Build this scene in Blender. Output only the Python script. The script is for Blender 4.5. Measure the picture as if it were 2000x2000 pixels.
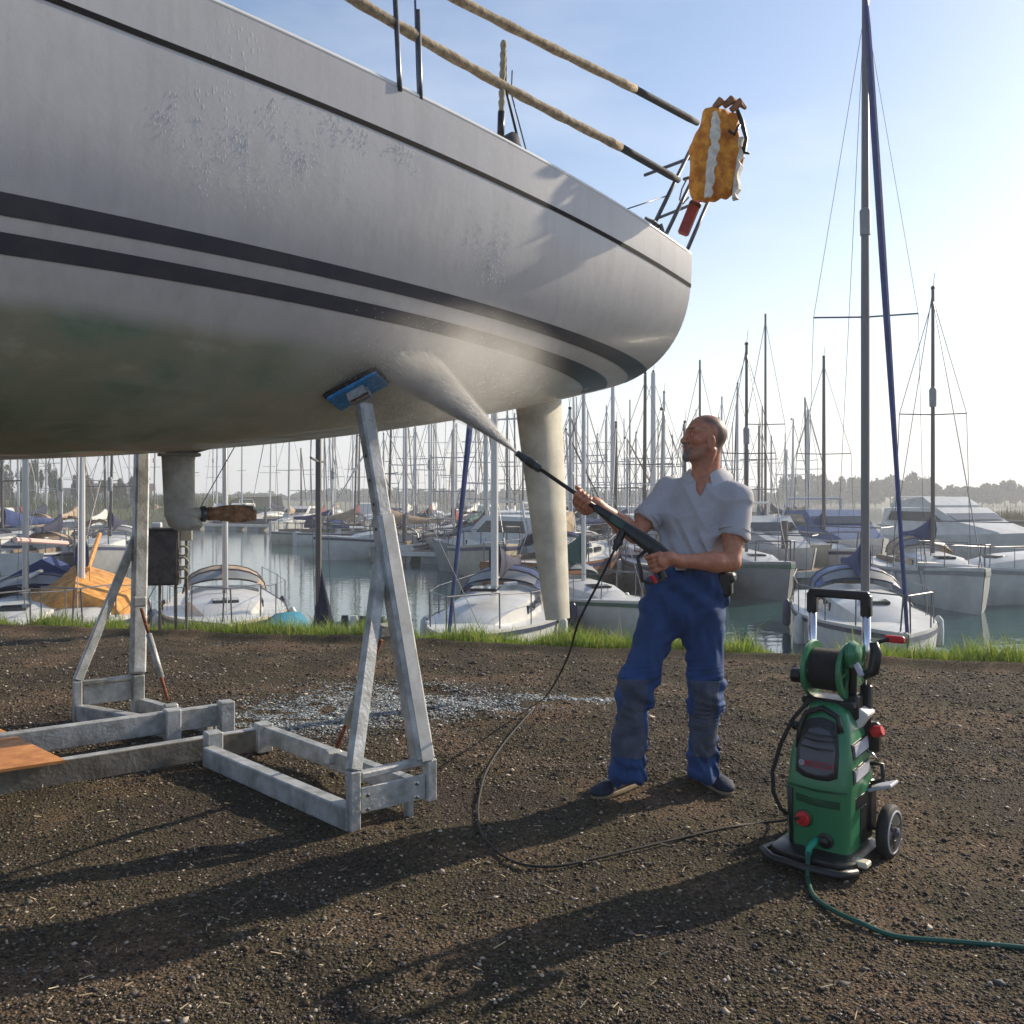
import bpy, math, random
import numpy as np
from mathutils import Vector, Matrix, noise as mnoise
random.seed(7); rng=np.random.default_rng(7)
for o in list(bpy.data.objects): bpy.data.objects.remove(o)
S=bpy.context.scene; COL=S.collection
R=math.radians
# ---------------------------------------------------------------- camera
F=1778.0; H=1.42; HY=972.0           # focal length in px of the 2000 px photo, eye height, horizon row
cam=bpy.data.cameras.new('camera'); camo=bpy.data.objects.new('camera',cam); COL.objects.link(camo)
camo.location=(0,0,H); camo.rotation_euler=(R(90),0,0)
cam.sensor_width=36; cam.lens=36*F/2000; cam.shift_y=-(1000-HY)/2000.0; cam.clip_end=3000; cam.clip_start=.05
S.camera=camo
# ---------------------------------------------------------------- sky + sun
SUN_AZ=56.5; SUN_EL=26.0             # azimuth from +Y towards +X
w=bpy.data.worlds.new('World'); S.world=w; w.use_nodes=True
nt=w.node_tree; nt.nodes.clear()
sky=nt.nodes.new('ShaderNodeTexSky'); sky.sky_type='NISHITA'; sky.sun_disc=False
sky.sun_elevation=R(SUN_EL); sky.sun_rotation=R(SUN_AZ); sky.air_density=1.0; sky.dust_density=.8; sky.ozone_density=2.2
bg=nt.nodes.new('ShaderNodeBackground'); bg.inputs[1].default_value=.125
wo=nt.nodes.new('ShaderNodeOutputWorld')
tc=nt.nodes.new('ShaderNodeTexCoord'); mp=nt.nodes.new('ShaderNodeMapping'); mp.inputs['Scale'].default_value=(1.2,1.2,4.5)
nz=nt.nodes.new('ShaderNodeTexNoise'); nz.inputs['Scale'].default_value=1.6; nz.inputs['Detail'].default_value=7; nz.inputs['Roughness'].default_value=.55
cr=nt.nodes.new('ShaderNodeValToRGB'); cr.color_ramp.elements[0].position=.5; cr.color_ramp.elements[1].position=.85
cr.color_ramp.elements[0].color=(0,0,0,1); cr.color_ramp.elements[1].color=(.35,.35,.35,1)
mx=nt.nodes.new('ShaderNodeMix'); mx.data_type='RGBA'; mx.inputs['B'].default_value=(7.5,7.7,8.0,1)
L=nt.links.new
L(tc.outputs['Generated'],mp.inputs[0]); L(mp.outputs[0],nz.inputs['Vector']); L(nz.outputs[0],cr.inputs[0]); L(cr.outputs[0],mx.inputs['Factor'])

sp=nt.nodes.new('ShaderNodeSeparateXYZ'); L(tc.outputs['Generated'],sp.inputs[0])
def wm_(op,a,b=None,cl=False):
    q=nt.nodes.new('ShaderNodeMath'); q.operation=op; q.use_clamp=cl
    for i,v in enumerate((a,b)):
        if v is None: continue
        if isinstance(v,(int,float)): q.inputs[i].default_value=v
        else: L(v,q.inputs[i])
    return q.outputs[0]
zc=wm_('MAXIMUM',sp.outputs[2],0.0); hzf=wm_('POWER',wm_('SUBTRACT',1,wm_('MULTIPLY',zc,1.95),True),2.6)       # pale haze thickening to the horizon
dr=wm_('ADD',wm_('MULTIPLY',sp.outputs[0],math.sin(R(SUN_AZ))),wm_('MULTIPLY',sp.outputs[1],math.cos(R(SUN_AZ))))
drf=wm_('MULTIPLY',wm_('SUBTRACT',dr,-.1),1.25,True); drf=wm_('POWER',drf,1.5)
hc=nt.nodes.new('ShaderNodeMix'); hc.data_type='RGBA'; hc.inputs['A'].default_value=(3.0,3.15,3.6,1); hc.inputs['B'].default_value=(7.0,6.9,6.7,1); L(drf,hc.inputs['Factor'])
m2=nt.nodes.new('ShaderNodeMix'); m2.data_type='RGBA'; L(sky.outputs[0],m2.inputs['A']); L(hc.outputs['Result'],m2.inputs['B']); L(wm_('MULTIPLY',hzf,.93),m2.inputs['Factor'])
L(m2.outputs['Result'],mx.inputs['A']); L(mx.outputs['Result'],bg.inputs[0]); L(bg.outputs[0],wo.inputs[0])
sl=bpy.data.lights.new('sun','SUN'); sl.energy=5.0; sl.angle=R(.6); sl.color=(1,.86,.66)
so=bpy.data.objects.new('sun',sl); COL.objects.link(so)
ce=math.cos(R(SUN_EL)); SD=Vector((math.sin(R(SUN_AZ))*ce,math.cos(R(SUN_AZ))*ce,math.sin(R(SUN_EL))))
so.rotation_euler=(-SD).to_track_quat('-Z','Y').to_euler(); so.location=(20,10,20)
S.view_settings.view_transform='Standard'; S.view_settings.look='None'; S.view_settings.exposure=.46; S.view_settings.gamma=1
S.view_settings.use_curve_mapping=False
S.render.engine='CYCLES'
try: S.cycles.volume_step_rate=1.0; S.cycles.volume_max_steps=64; S.cycles.volume_bounces=1; S.cycles.max_bounces=8
except Exception: pass
# ---------------------------------------------------------------- helpers
def P(px,py,Y): return Vector(((px-1000)/F*Y,Y,H-(py-HY)/F*Y))      # where a sighted point of depth Y stands
def G(px,py,z=0):                                                     # ground point sighted at px,py
    Y=F*(H-z)/(py-HY); return Vector(((px-1000)/F*Y,Y,z))
def mat(name,col,rough=.6,metal=0,var=0,scale=20,bump=0,bscale=None,col2=None,spec=None,trans=0,detail=5,coord='Object',stretch=None,coat=0,sss=0,lo=.35,hi=.65):
    m=bpy.data.materials.new(name); m.use_nodes=True; n=m.node_tree; b=n.nodes['Principled BSDF']
    b.inputs['Base Color'].default_value=(*col,1); b.inputs['Roughness'].default_value=rough; b.inputs['Metallic'].default_value=metal
    if spec is not None: b.inputs['Specular IOR Level'].default_value=spec
    if coat: b.inputs['Coat Weight'].default_value=coat; b.inputs['Coat Roughness'].default_value=.1
    if trans: b.inputs['Transmission Weight'].default_value=trans
    if sss: b.inputs['Subsurface Weight'].default_value=sss; b.inputs['Subsurface Radius'].default_value=(.02,.008,.004); b.inputs['Subsurface Scale'].default_value=.5
    if var or bump:
        t=n.nodes.new('ShaderNodeTexCoord'); v=t.outputs[coord]
        if stretch:
            q=n.nodes.new('ShaderNodeMapping'); q.inputs['Scale'].default_value=stretch; n.links.new(v,q.inputs[0]); v=q.outputs[0]
    if var:
        a=n.nodes.new('ShaderNodeTexNoise'); a.inputs['Scale'].default_value=scale; a.inputs['Detail'].default_value=detail; a.inputs['Roughness'].default_value=.65
        n.links.new(v,a.inputs['Vector'])
        r=n.nodes.new('ShaderNodeValToRGB'); e=r.color_ramp.elements; e[0].position=lo; e[1].position=hi
        c2=col2 if col2 else tuple(c*(1-var) for c in col)
        e[0].color=(*c2,1); e[1].color=(*[min(1,c*(1+var*.3)) for c in col],1)
        n.links.new(a.outputs[0],r.inputs[0]); n.links.new(r.outputs[0],b.inputs['Base Color'])
        mr=n.nodes.new('ShaderNodeMapRange'); mr.inputs['To Min'].default_value=min(1,rough*1.15); mr.inputs['To Max'].default_value=rough*.85
        n.links.new(a.outputs[0],mr.inputs[0]); n.links.new(mr.outputs[0],b.inputs['Roughness'])
    if bump:
        a2=n.nodes.new('ShaderNodeTexNoise'); a2.inputs['Scale'].default_value=bscale or scale*3; a2.inputs['Detail'].default_value=6
        n.links.new(v,a2.inputs['Vector'])
        bp=n.nodes.new('ShaderNodeBump'); bp.inputs['Strength'].default_value=bump; bp.inputs['Distance'].default_value=.01
        n.links.new(a2.outputs[0],bp.inputs['Height']); n.links.new(bp.outputs[0],b.inputs['Normal'])
    return m
def island_mat(name,stops,rough=.8,trans=0):
    m=bpy.data.materials.new(name); m.use_nodes=True; n=m.node_tree; b=n.nodes['Principled BSDF']; b.inputs['Roughness'].default_value=rough
    g=n.nodes.new('ShaderNodeNewGeometry'); r=n.nodes.new('ShaderNodeValToRGB'); r.color_ramp.interpolation='LINEAR'
    e=r.color_ramp.elements
    for i,(p,c) in enumerate(stops):
        if i<2: e[i].position=p; x=e[i]
        else: x=e.new(p)
        x.color=(*c,1)
    n.links.new(g.outputs['Random Per Island'],r.inputs[0]); n.links.new(r.outputs[0],b.inputs['Base Color'])
    if trans:
        tr=n.nodes.new('ShaderNodeBsdfTranslucent'); ms=n.nodes.new('ShaderNodeMixShader'); ms.inputs[0].default_value=trans
        n.links.new(r.outputs[0],tr.inputs[0]); n.links.new(b.outputs[0],ms.inputs[1]); n.links.new(tr.outputs[0],ms.inputs[2]); n.links.new(ms.outputs[0],n.nodes['Material Output'].inputs[0])
    return m
def tag(o,label=None,cat=None,group=None,kind=None):
    if label: o['label']=label
    if cat: o['category']=cat
    if group: o['group']=group
    if kind: o['kind']=kind
    return o
def thing(name,label,cat,loc=(0,0,0),rz=0,group=None):
    o=bpy.data.objects.new(name,None); COL.objects.link(o); o.location=loc; o.rotation_euler=(0,0,rz); o.empty_display_size=.1
    return tag(o,label,cat,group)
class MB:
    def __init__(s): s.v=[]; s.f=[]; s.n=0
    def add(s,v,f):
        s.v.extend([tuple(q) for q in v]); s.f.extend([tuple(i+s.n for i in q) for q in f]); s.n+=len(v); return s
    def box(s,c,d,M=None,bev=0):
        x,y,z=[k/2 for k in d]; v=[]
        if bev:
            b=min(bev,x*.49,y*.49,z*.49)
            for sx in(-1,1):
                for sy in(-1,1):
                    for sz in(-1,1): v+= [(sx*(x-b),sy*(y-b),sz*z),(sx*(x-b),sy*y,sz*(z-b)),(sx*x,sy*(y-b),sz*(z-b))]
            import bmesh
            bm=bmesh.new(); vs=[bm.verts.new(q) for q in v]; bmesh.ops.convex_hull(bm,input=vs); bm.verts.index_update()
            vv=[q.co.copy() for q in bm.verts]; ff=[[q.index for q in f.verts] for f in bm.faces]; bm.free()
        else:
            vv=[Vector((sx*x,sy*y,sz*z)) for sx in(-1,1) for sy in(-1,1) for sz in(-1,1)]
            ff=[(0,1,3,2),(4,6,7,5),(0,4,5,1),(2,3,7,6),(0,2,6,4),(1,5,7,3)]
        if M is not None: vv=[M@q for q in vv]
        c=Vector(c); return s.add([q+c for q in vv],ff)
    def beam(s,a,b,w,h,up=(0,0,1),bev=.004):
        a=Vector(a); b=Vector(b); d=(b-a); l=d.length; d.normalize(); up=Vector(up)
        x=d; y=up.cross(x)
        if y.length<1e-4: y=Vector((0,1,0)).cross(x)
        y.normalize(); z=x.cross(y); M=Matrix((x,y,z)).transposed()
        return s.box((a+b)/2,(l,w,h),M,bev)
    def tube(s,pts,r,n=8,cap=True):
        pts=[Vector(p) for p in pts]; k=len(pts); rr=r if hasattr(r,'__len__') else [r]*k
        T=[(pts[min(i+1,k-1)]-pts[max(i-1,0)]).normalized() for i in range(k)]
        u=T[0].cross(Vector((0,0,1)));
        if u.length<1e-3: u=T[0].cross(Vector((0,1,0)))
        u.normalize(); v=[];f=[]
        for i in range(k):
            u=(u-T[i]*u.dot(T[i])).normalized(); w_=T[i].cross(u)
            for j in range(n):
                a=2*math.pi*j/n; v.append(pts[i]+(u*math.cos(a)+w_*math.sin(a))*rr[i])
        for i in range(k-1):
            for j in range(n): f.append((i*n+j,i*n+(j+1)%n,(i+1)*n+(j+1)%n,(i+1)*n+j))
        if cap: f.append(tuple(range(n-1,-1,-1))); f.append(tuple((k-1)*n+j for j in range(n)))
        return s.add(v,f)
    def lathe(s,prof,n=24,M=None,c=(0,0,0)):         # prof: (radius,height) about z
        v=[];f=[];k=len(prof)
        for r,z in prof:
            for j in range(n): a=2*math.pi*j/n; v.append(Vector((r*math.cos(a),r*math.sin(a),z)))
        for i in range(k-1):
            for j in range(n): f.append((i*n+j,i*n+(j+1)%n,(i+1)*n+(j+1)%n,(i+1)*n+j))
        f.append(tuple(range(n-1,-1,-1))); f.append(tuple((k-1)*n+j for j in range(n)))
        if M is not None: v=[M@q for q in v]
        c=Vector(c); return s.add([q+c for q in v],f)
    def loft(s,secs,close=True,cap=True):
        n=len(secs[0]); v=[q for c in secs for q in c]; f=[]
        for i in range(len(secs)-1):
            for j in range(n if close else n-1): f.append((i*n+j,i*n+(j+1)%n,(i+1)*n+(j+1)%n,(i+1)*n+j))
        if cap: f.append(tuple(range(n-1,-1,-1))); f.append(tuple((len(secs)-1)*n+j for j in range(n)))
        return s.add(v,f)
    def mesh(s,name):
        me=bpy.data.meshes.new(name); me.from_pydata(s.v,[],s.f); me.validate(); return me
    def build(s,name,m,parent=None,smooth=False,angle=None):
        me=s.mesh(name); return link(name,me,m,parent,smooth,angle)
def link(name,me,m,parent=None,smooth=False,angle=None,loc=None):
    if m and not me.materials: me.materials.append(m)
    if smooth or angle:
        me.polygons.foreach_set('use_smooth',[True]*len(me.polygons))
        if angle: me.set_sharp_from_angle(angle=R(angle))
    o=bpy.data.objects.new(name,me); COL.objects.link(o); o.parent=parent
    if loc: o.location=loc
    return o
def inv(parent,p):                                   # world point -> a thing's own coordinates (location + z turn only)
    return Matrix.Rotation(-parent.rotation_euler.z,3,'Z')@(Vector(p)-parent.location)
def npmesh(name,V,Fc,m,parent=None,smooth=False):
    me=bpy.data.meshes.new(name); V=np.asarray(V,np.float32); Fc=np.asarray(Fc,np.int32); k=Fc.shape[1]
    me.vertices.add(len(V)); me.vertices.foreach_set('co',V.ravel()); me.loops.add(Fc.size); me.loops.foreach_set('vertex_index',Fc.ravel())
    me.polygons.add(len(Fc)); me.polygons.foreach_set('loop_start',np.arange(0,Fc.size,k,dtype=np.int32)); me.update(calc_edges=True); me.validate()
    if smooth: me.polygons.foreach_set('use_smooth',[True]*len(me.polygons))
    return link(name,me,m,parent)
def vnoise(x,y,seed=0):                              # smooth value noise, numpy
    xi=np.floor(x).astype(np.int64); yi=np.floor(y).astype(np.int64); fx=x-xi; fy=y-yi; fx=fx*fx*(3-2*fx); fy=fy*fy*(3-2*fy)
    h=lambda a,b: ((np.sin(a*127.1+b*311.7+seed*74.7)*43758.5453)%1)
    return (h(xi,yi)*(1-fx)+h(xi+1,yi)*fx)*(1-fy)+(h(xi,yi+1)*(1-fx)+h(xi+1,yi+1)*fx)*fy
# ---------------------------------------------------------------- signed distance modelling (surface nets)
class SDF:
    def __init__(s,lo,hi,h):
        s.lo=np.array(lo,float); s.h=h; s.n=np.ceil((np.array(hi)-s.lo)/h).astype(int)+1; s.d=np.full(s.n,.5,np.float32)
        s.ax=[(s.lo[i]+np.arange(s.n[i])*h).astype(np.float32) for i in range(3)]
    def _sub(s,lo,hi):
        a=np.clip(((np.array(lo)-s.lo)/s.h).astype(int)-1,0,s.n); b=np.clip(((np.array(hi)-s.lo)/s.h).astype(int)+2,0,s.n)
        sl=tuple(slice(a[i],b[i]) for i in range(3)); X,Y,Z=np.meshgrid(*[s.ax[i][sl[i]] for i in range(3)],indexing='ij',sparse=True)
        return sl,X,Y,Z
    def comb(s,sl,e,k,mode='u'):
        d=s.d[sl]
        if mode=='u':
            if k>0: q=np.clip(.5+.5*(d-e)/k,0,1); s.d[sl]=d+(e-d)*q-k*q*(1-q)
            else: s.d[sl]=np.minimum(d,e)
        elif mode=='s':
            e=-e; q=np.clip(.5-.5*(d-e)/k,0,1) if k>0 else (e>d); s.d[sl]=d+(e-d)*q+(k*q*(1-q) if k>0 else 0)
    def cone(s,a,b,ra,rb,k=.01,mode='u',flat=None):
        a=np.array(a,float); b=np.array(b,float); m=max(ra,rb)+k+.01
        sl,X,Y,Z=s._sub(np.minimum(a,b)-m,np.maximum(a,b)+m); ab=b-a; L2=max((ab**2).sum(),1e-9)
        t=np.clip(((X-a[0])*ab[0]+(Y-a[1])*ab[1]+(Z-a[2])*ab[2])/L2,0,1)
        px=X-a[0]-ab[0]*t; py=Y-a[1]-ab[1]*t; pz=Z-a[2]-ab[2]*t
        if flat is not None:                         # (unit axis, factor): squeeze along an axis
            ax,f=np.array(flat[0],float),flat[1]; q=px*ax[0]+py*ax[1]+pz*ax[2]; g=(1/f-1)*q
            px=px+g*ax[0]; py=py+g*ax[1]; pz=pz+g*ax[2]
        s.comb(sl,(np.sqrt(px*px+py*py+pz*pz)-(ra+(rb-ra)*t)).astype(np.float32)*(flat[1] if flat is not None else 1),k,mode)
    def ell(s,c,r,k=.01,mode='u',M=None):
        c=np.array(c,float); r=np.array(r,float); m=r.max()+k+.01; sl,X,Y,Z=s._sub(c-m,c+m); X=X-c[0];Y=Y-c[1];Z=Z-c[2]
        if M is not None:
            M=np.array(M); X,Y,Z=[X*M[0,i]+Y*M[1,i]+Z*M[2,i] for i in range(3)]   # columns of M = local axes
        k0=np.sqrt((X/r[0])**2+(Y/r[1])**2+(Z/r[2])**2); k1=np.sqrt((X/r[0]**2)**2+(Y/r[1]**2)**2+(Z/r[2]**2)**2)+1e-6
        s.comb(sl,(k0*(k0-1)/k1).astype(np.float32),k,mode)
    def full(s): return np.meshgrid(*s.ax,indexing='ij',sparse=True)
    def net(s):
        d=s.d; sg=d<0; n=d.shape
        cs=np.zeros([q-1 for q in n],np.int8); offs=[(i,j,k) for i in(0,1) for j in(0,1) for k in(0,1)]
        for o in offs: cs+=sg[o[0]:n[0]-1+o[0],o[1]:n[1]-1+o[1],o[2]:n[2]-1+o[2]]
        act=(cs>0)&(cs<8); I=np.argwhere(act); idx=np.full(act.shape,-1,np.int32); idx[act]=np.arange(len(I))
        c=np.stack([d[I[:,0]+o[0],I[:,1]+o[1],I[:,2]+o[2]] for o in offs],1); acc=np.zeros((len(I),3)); cnt=np.zeros(len(I)); O=np.array(offs,float)
        for a in range(8):
            for b in range(a+1,8):
                if np.abs(O[a]-O[b]).sum()!=1: continue
                m=(c[:,a]<0)!=(c[:,b]<0); t=c[m,a]/(c[m,a]-c[m,b]); acc[m]+=O[a]+(O[b]-O[a])*t[:,None]; cnt[m]+=1
        V=s.lo+(I+acc/cnt[:,None])*s.h; Q=[]
        for ax in range(3):
            a=[slice(None)]*3; b=[slice(None)]*3; a[ax]=slice(0,-1); b[ax]=slice(1,None); A=sg[tuple(a)];B=sg[tuple(b)]
            E=np.argwhere(A!=B); u,v=(ax+1)%3,(ax+2)%3; ok=(E[:,u]>0)&(E[:,v]>0)&(E[:,u]<n[u]-1)&(E[:,v]<n[v]-1); E=E[ok]
            def g(du,dv): q=E.copy(); q[:,u]+=du; q[:,v]+=dv; return idx[q[:,0],q[:,1],q[:,2]]
            q=np.stack([g(-1,-1),g(0,-1),g(0,0),g(-1,0)],1); fl=~A[E[:,0],E[:,1],E[:,2]]; q[fl]=q[fl][:,::-1]; Q.append(q)
        return V,np.concatenate(Q)
def sdf_obj(s,name,m,parent,smooth=True,org=None):
    V,Q=s.net()
    if org is not None: V=V-np.array(org)
    return npmesh(name,V,Q,m,parent,smooth)
# ---------------------------------------------------------------- materials
M={}
M['black']=mat('black plastic',(.015,.016,.018),.38,var=.3,scale=40)
M['blackrub']=mat('black rubber',(.018,.018,.018),.75,var=.3,scale=60,bump=.2)
M['steel']=mat('stainless steel',(.5,.5,.5),.25,1,var=.2,scale=30)
M['darksteel']=mat('dark steel tube',(.12,.13,.15),.4,.7,var=.3,scale=30)
M['galv']=mat('galvanised steel',(.47,.48,.49),.5,.3,var=.5,scale=9,bump=.25,bscale=60,col2=(.24,.25,.24),detail=8)
M['galvdark']=mat('weathered beam side',(.2,.18,.15),.7,.15,var=.6,scale=7,bump=.3,bscale=50,col2=(.09,.08,.06),detail=8)
M['rust']=mat('rusty screw',(.3,.09,.035),.8,.2,var=.6,scale=50,bump=.5,col2=(.08,.03,.015))
M['ply']=mat('orange plywood',(.62,.27,.075),.6,var=.35,scale=10,stretch=(1,1,1),bump=.1,col2=(.42,.16,.04))
M['white']=mat('white gelcoat',(.74,.74,.72),.3,var=.15,scale=3)
M['whitedull']=mat('weathered white paint',(.55,.55,.52),.5,var=.3,scale=3)
M['glass']=mat('dark window glass',(.02,.025,.03),.08,spec=.6)
M['rope']=mat('pale rope',(.42,.36,.26),.9,var=.4,scale=80,bump=.5)
# ================================================================ GROUND, WATER, SHORE
EA=Vector((-5.6,9.98)); ED=Vector((.975,-.224)).normalized(); EN=Vector((.224,.975)).normalized()   # quay edge line and its outward side
def gheight(x,y):
    return .03*(vnoise(x*.8,y*.8,1)-.5)+.028*(vnoise(x*2.3+y*.5,y*3.2,2)-.5)+.014*(vnoise(x*8,y*9,3)-.5)+.006*(vnoise(x*25,y*25,4)-.5)
def wob(t): return .16*(vnoise(t*.7,t*0+5,31)-.5)+.09*(vnoise(t*2.3,t*0+5,32)-.5)
def ground():
    t=np.concatenate([np.linspace(-80,-7,24)[:-1],np.linspace(-7,12,330),np.linspace(12,90,24)[1:]])
    q=np.concatenate([np.linspace(-40,-10.2,12)[:-1],np.linspace(-10.2,0,240),np.array([.03,.08,.15,.25,.4,.55,.8,1.2,2.0])])
    T,Q=np.meshgrid(t,q,indexing='ij'); X=EA.x+ED.x*T+EN.x*Q; Y=EA.y+ED.y*T+EN.y*Q; ww=wob(T)*np.exp(-np.maximum(-Q-.3,0)*2); X=X+EN.x*ww; Y=Y+EN.y*ww
    Z=gheight(X,Y); lip=np.exp(-((Q+.12)/.09)**2)*(.045+.03*(vnoise(T*1.3,Q*0,9)-.5)); Z=Z+lip
    Z=np.where(Q>0,Z-.02-.05*np.minimum(Q,.5)*2-np.maximum(Q-.55,0)*1.35,Z)
    V=np.stack([X,Y,Z],-1).reshape(-1,3); a=np.arange(len(t)*len(q)).reshape(len(t),len(q))
    Fc=np.stack([a[:-1,:-1],a[1:,:-1],a[1:,1:],a[:-1,1:]],-1).reshape(-1,4)
    m=bpy.data.materials.new('dark gravel and dirt'); m.use_nodes=True; n=m.node_tree; b=n.nodes['Principled BSDF']; b.inputs['Roughness'].default_value=.95; b.inputs['Specular IOR Level'].default_value=.2
    tc=n.nodes.new('ShaderNodeTexCoord'); a1=n.nodes.new('ShaderNodeTexNoise'); a1.inputs['Scale'].default_value=1.3; a1.inputs['Detail'].default_value=6
    a2=n.nodes.new('ShaderNodeTexVoronoi'); a2.inputs['Scale'].default_value=75; a3=n.nodes.new('ShaderNodeTexNoise'); a3.inputs['Scale'].default_value=120; a3.inputs['Detail'].default_value=6
    for a_ in(a1,a2,a3): n.links.new(tc.outputs['Object'],a_.inputs['Vector'])
    r=n.nodes.new('ShaderNodeValToRGB'); e=r.color_ramp.elements; e[0].position=.38; e[0].color=(.04,.033,.027,1); e[1].position=.62; e[1].color=(.1,.073,.05,1); e_=e.new(.5); e_.color=(.05,.045,.028,1)
    n.links.new(a1.outputs[0],r.inputs[0])
    r2=n.nodes.new('ShaderNodeValToRGB'); e=r2.color_ramp.elements; e[0].position=.0; e[0].color=(.35,.32,.3,1); e[1].position=1; e[1].color=(2.1,1.9,1.7,1)
    n.links.new(a2.outputs['Color'],r2.inputs[0])
    mx=n.nodes.new('ShaderNodeMix'); mx.data_type='RGBA'; mx.blend_type='MULTIPLY'; mx.inputs['Factor'].default_value=.9
    n.links.new(r.outputs[0],mx.inputs['A']); n.links.new(r2.outputs[0],mx.inputs['B']); n.links.new(mx.outputs['Result'],b.inputs['Base Color'])
    bp=n.nodes.new('ShaderNodeBump'); bp.inputs['Strength'].default_value=.9; bp.inputs['Distance'].default_value=.012
    ad=n.nodes.new('ShaderNodeMath'); ad.operation='SUBTRACT'; n.links.new(a3.outputs[0],ad.inputs[0]); n.links.new(a2.outputs['Distance'],ad.inputs[1]); n.links.new(ad.outputs[0],bp.inputs['Height']); n.links.new(bp.outputs[0],b.inputs['Normal'])
    o=npmesh('gravel_ground',V,Fc,m,None,True); tag(o,kind='structure')
    # loose stones: tilted octahedra of many sizes
    OV=np.array([(1,0,0),(-1,0,0),(0,1,0),(0,-1,0),(0,0,1),(0,0,-1)],float); OF=np.array([(0,2,4),(2,1,4),(1,3,4),(3,0,4),(2,0,5),(1,2,5),(3,1,5),(0,3,5)])
    def stones(name,xy,size,mt,flat=.6,label=None):
        k=len(xy); v=OV[None]*rng.uniform(.55,1.3,(k,6,1))*size[:,None,None]; ang=rng.uniform(0,6.28,k); c,s_=np.cos(ang),np.sin(ang)
        el=rng.uniform(.7,1.7,k); v[:,:,0]*=el[:,None]; v[:,:,2]*=flat
        til=rng.uniform(-.5,.5,k); ct,st=np.cos(til),np.sin(til); y_=v[:,:,1]*ct[:,None]-v[:,:,2]*st[:,None]; z_=v[:,:,1]*st[:,None]+v[:,:,2]*ct[:,None]
        X=v[:,:,0]*c[:,None]-y_*s_[:,None]+xy[:,0:1]; Y=v[:,:,0]*s_[:,None]+y_*c[:,None]+xy[:,1:2]; Z=z_+(gheight(xy[:,0],xy[:,1])+size*.22)[:,None]
        V=np.stack([X,Y,Z],-1).reshape(-1,3); Fc=(OF[None]+(np.arange(k)*6)[:,None,None]).reshape(-1,3)
        return tag(npmesh(name,V,Fc,mt),label,None,None,'stuff')
    def scat(k,ymin=1.9,ymax=9.8):
        Y=1/rng.uniform(1/ymax,1/ymin,k); X=rng.uniform(-.62,.62,k)*Y; q=(X-EA.x)*EN.x+(Y-EA.y)*EN.y; ok=q<-.03; return np.stack([X,Y],1)[ok]
    xy=np.concatenate([scat(80000),scat(45000,4.5,9.9)]); sz=np.exp(rng.normal(-5.5,.4,len(xy)))*np.clip(.62+.13*xy[:,1],.85,1.6)
    mt=island_mat('mixed gravel',[(0,(.018,.017,.017)),(.35,(.055,.04,.029)),(.6,(.12,.078,.048)),(.8,(.085,.085,.09)),(.92,(.22,.17,.12)),(.985,(.5,.44,.36))],.85)
    stones('gravel_stones',xy,sz,mt,.6,'loose brown and grey gravel stones covering the yard')
    # pale chips blasted off and damp under the hull
    k=32000; c=[G(680,1395),G(560,1412),G(760,1360),G(900,1380),G(1110,1366)]; w_=[.3,.25,.25,.14,.06]; sx=[.55,.5,.6,.45,.3]; sy=[.22,.22,.25,.12,.05]
    ch=rng.choice(5,k,p=w_); cx=np.array([q.x for q in c])[ch]; cy=np.array([q.y for q in c])[ch]
    xy=np.stack([cx+rng.normal(0,1,k)*np.array(sx)[ch]*.7,cy+rng.normal(0,1,k)*np.array(sy)[ch]],1)
    nn=vnoise(xy[:,0]*9,xy[:,1]*14,5); xy=xy[nn>.3]
    stones('pale_paint_chips',xy,np.exp(rng.normal(-5.2,.4,len(xy))),island_mat('pale chips',[(0,(.12,.14,.155)),(.5,(.25,.29,.32)),(.9,(.4,.44,.46)),(1,(.6,.62,.6))],.45),.22,'pale chips and flakes scattered under the hull')
    # dry straws and splinters
    k=700; xy=scat(k); a_=rng.uniform(0,3.14,len(xy)); l=rng.uniform(.006,.022,len(xy)); wd=rng.uniform(.001,.0028,len(xy)); dx,dy=np.cos(a_),np.sin(a_)
    z=gheight(xy[:,0],xy[:,1])+.012; t1=rng.uniform(-.008,.012,len(xy))
    V=np.stack([np.stack([xy[:,0]-dx*l,xy[:,1]-dy*l,z+t1],1),np.stack([xy[:,0]+dx*l,xy[:,1]+dy*l,z-t1],1),np.stack([xy[:,0]+dx*l-dy*wd,xy[:,1]+dy*l+dx*wd,z-t1+.002],1),np.stack([xy[:,0]-dx*l-dy*wd,xy[:,1]-dy*l+dx*wd,z+t1+.002],1)],1).reshape(-1,3)
    tag(npmesh('dry_straws',V,np.arange(len(xy)*4).reshape(-1,4),island_mat('straw',[(0,(.2,.15,.08)),(1,(.5,.42,.28))],.8)),'dry straws and splinters lying on the gravel',None,None,'stuff')
    # grass on the edge
    k=95000; t=rng.uniform(-3,15,k); q=rng.beta(1.6,2.2,k)*.95-.04; dens=vnoise(t*1.9,q*0+3,11)*.65+vnoise(t*6,q*5,12)*.45
    ok=dens+rng.uniform(-.12,.12,k)>.42; t,q,dens=t[ok],q[ok],dens[ok]; k=len(t); q_=q+wob(t); X=EA.x+ED.x*t+EN.x*q_; Y=EA.y+ED.y*t+EN.y*q_
    Zb=-.02-.1*np.minimum(np.maximum(q,0),.5)-np.maximum(q-.55,0)*1.35+gheight(X,Y)
    hgt=rng.gamma(4,.027,k)*np.clip(dens*1.7-.15,.35,1.4)*(1+.25*np.clip((t-6)/6,0,1)); a_=rng.uniform(0,6.28,k); wd=rng.uniform(.0018,.0045,k); ln=rng.uniform(.1,.75,k)*hgt; b_=rng.uniform(0,6.28,k)
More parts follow.
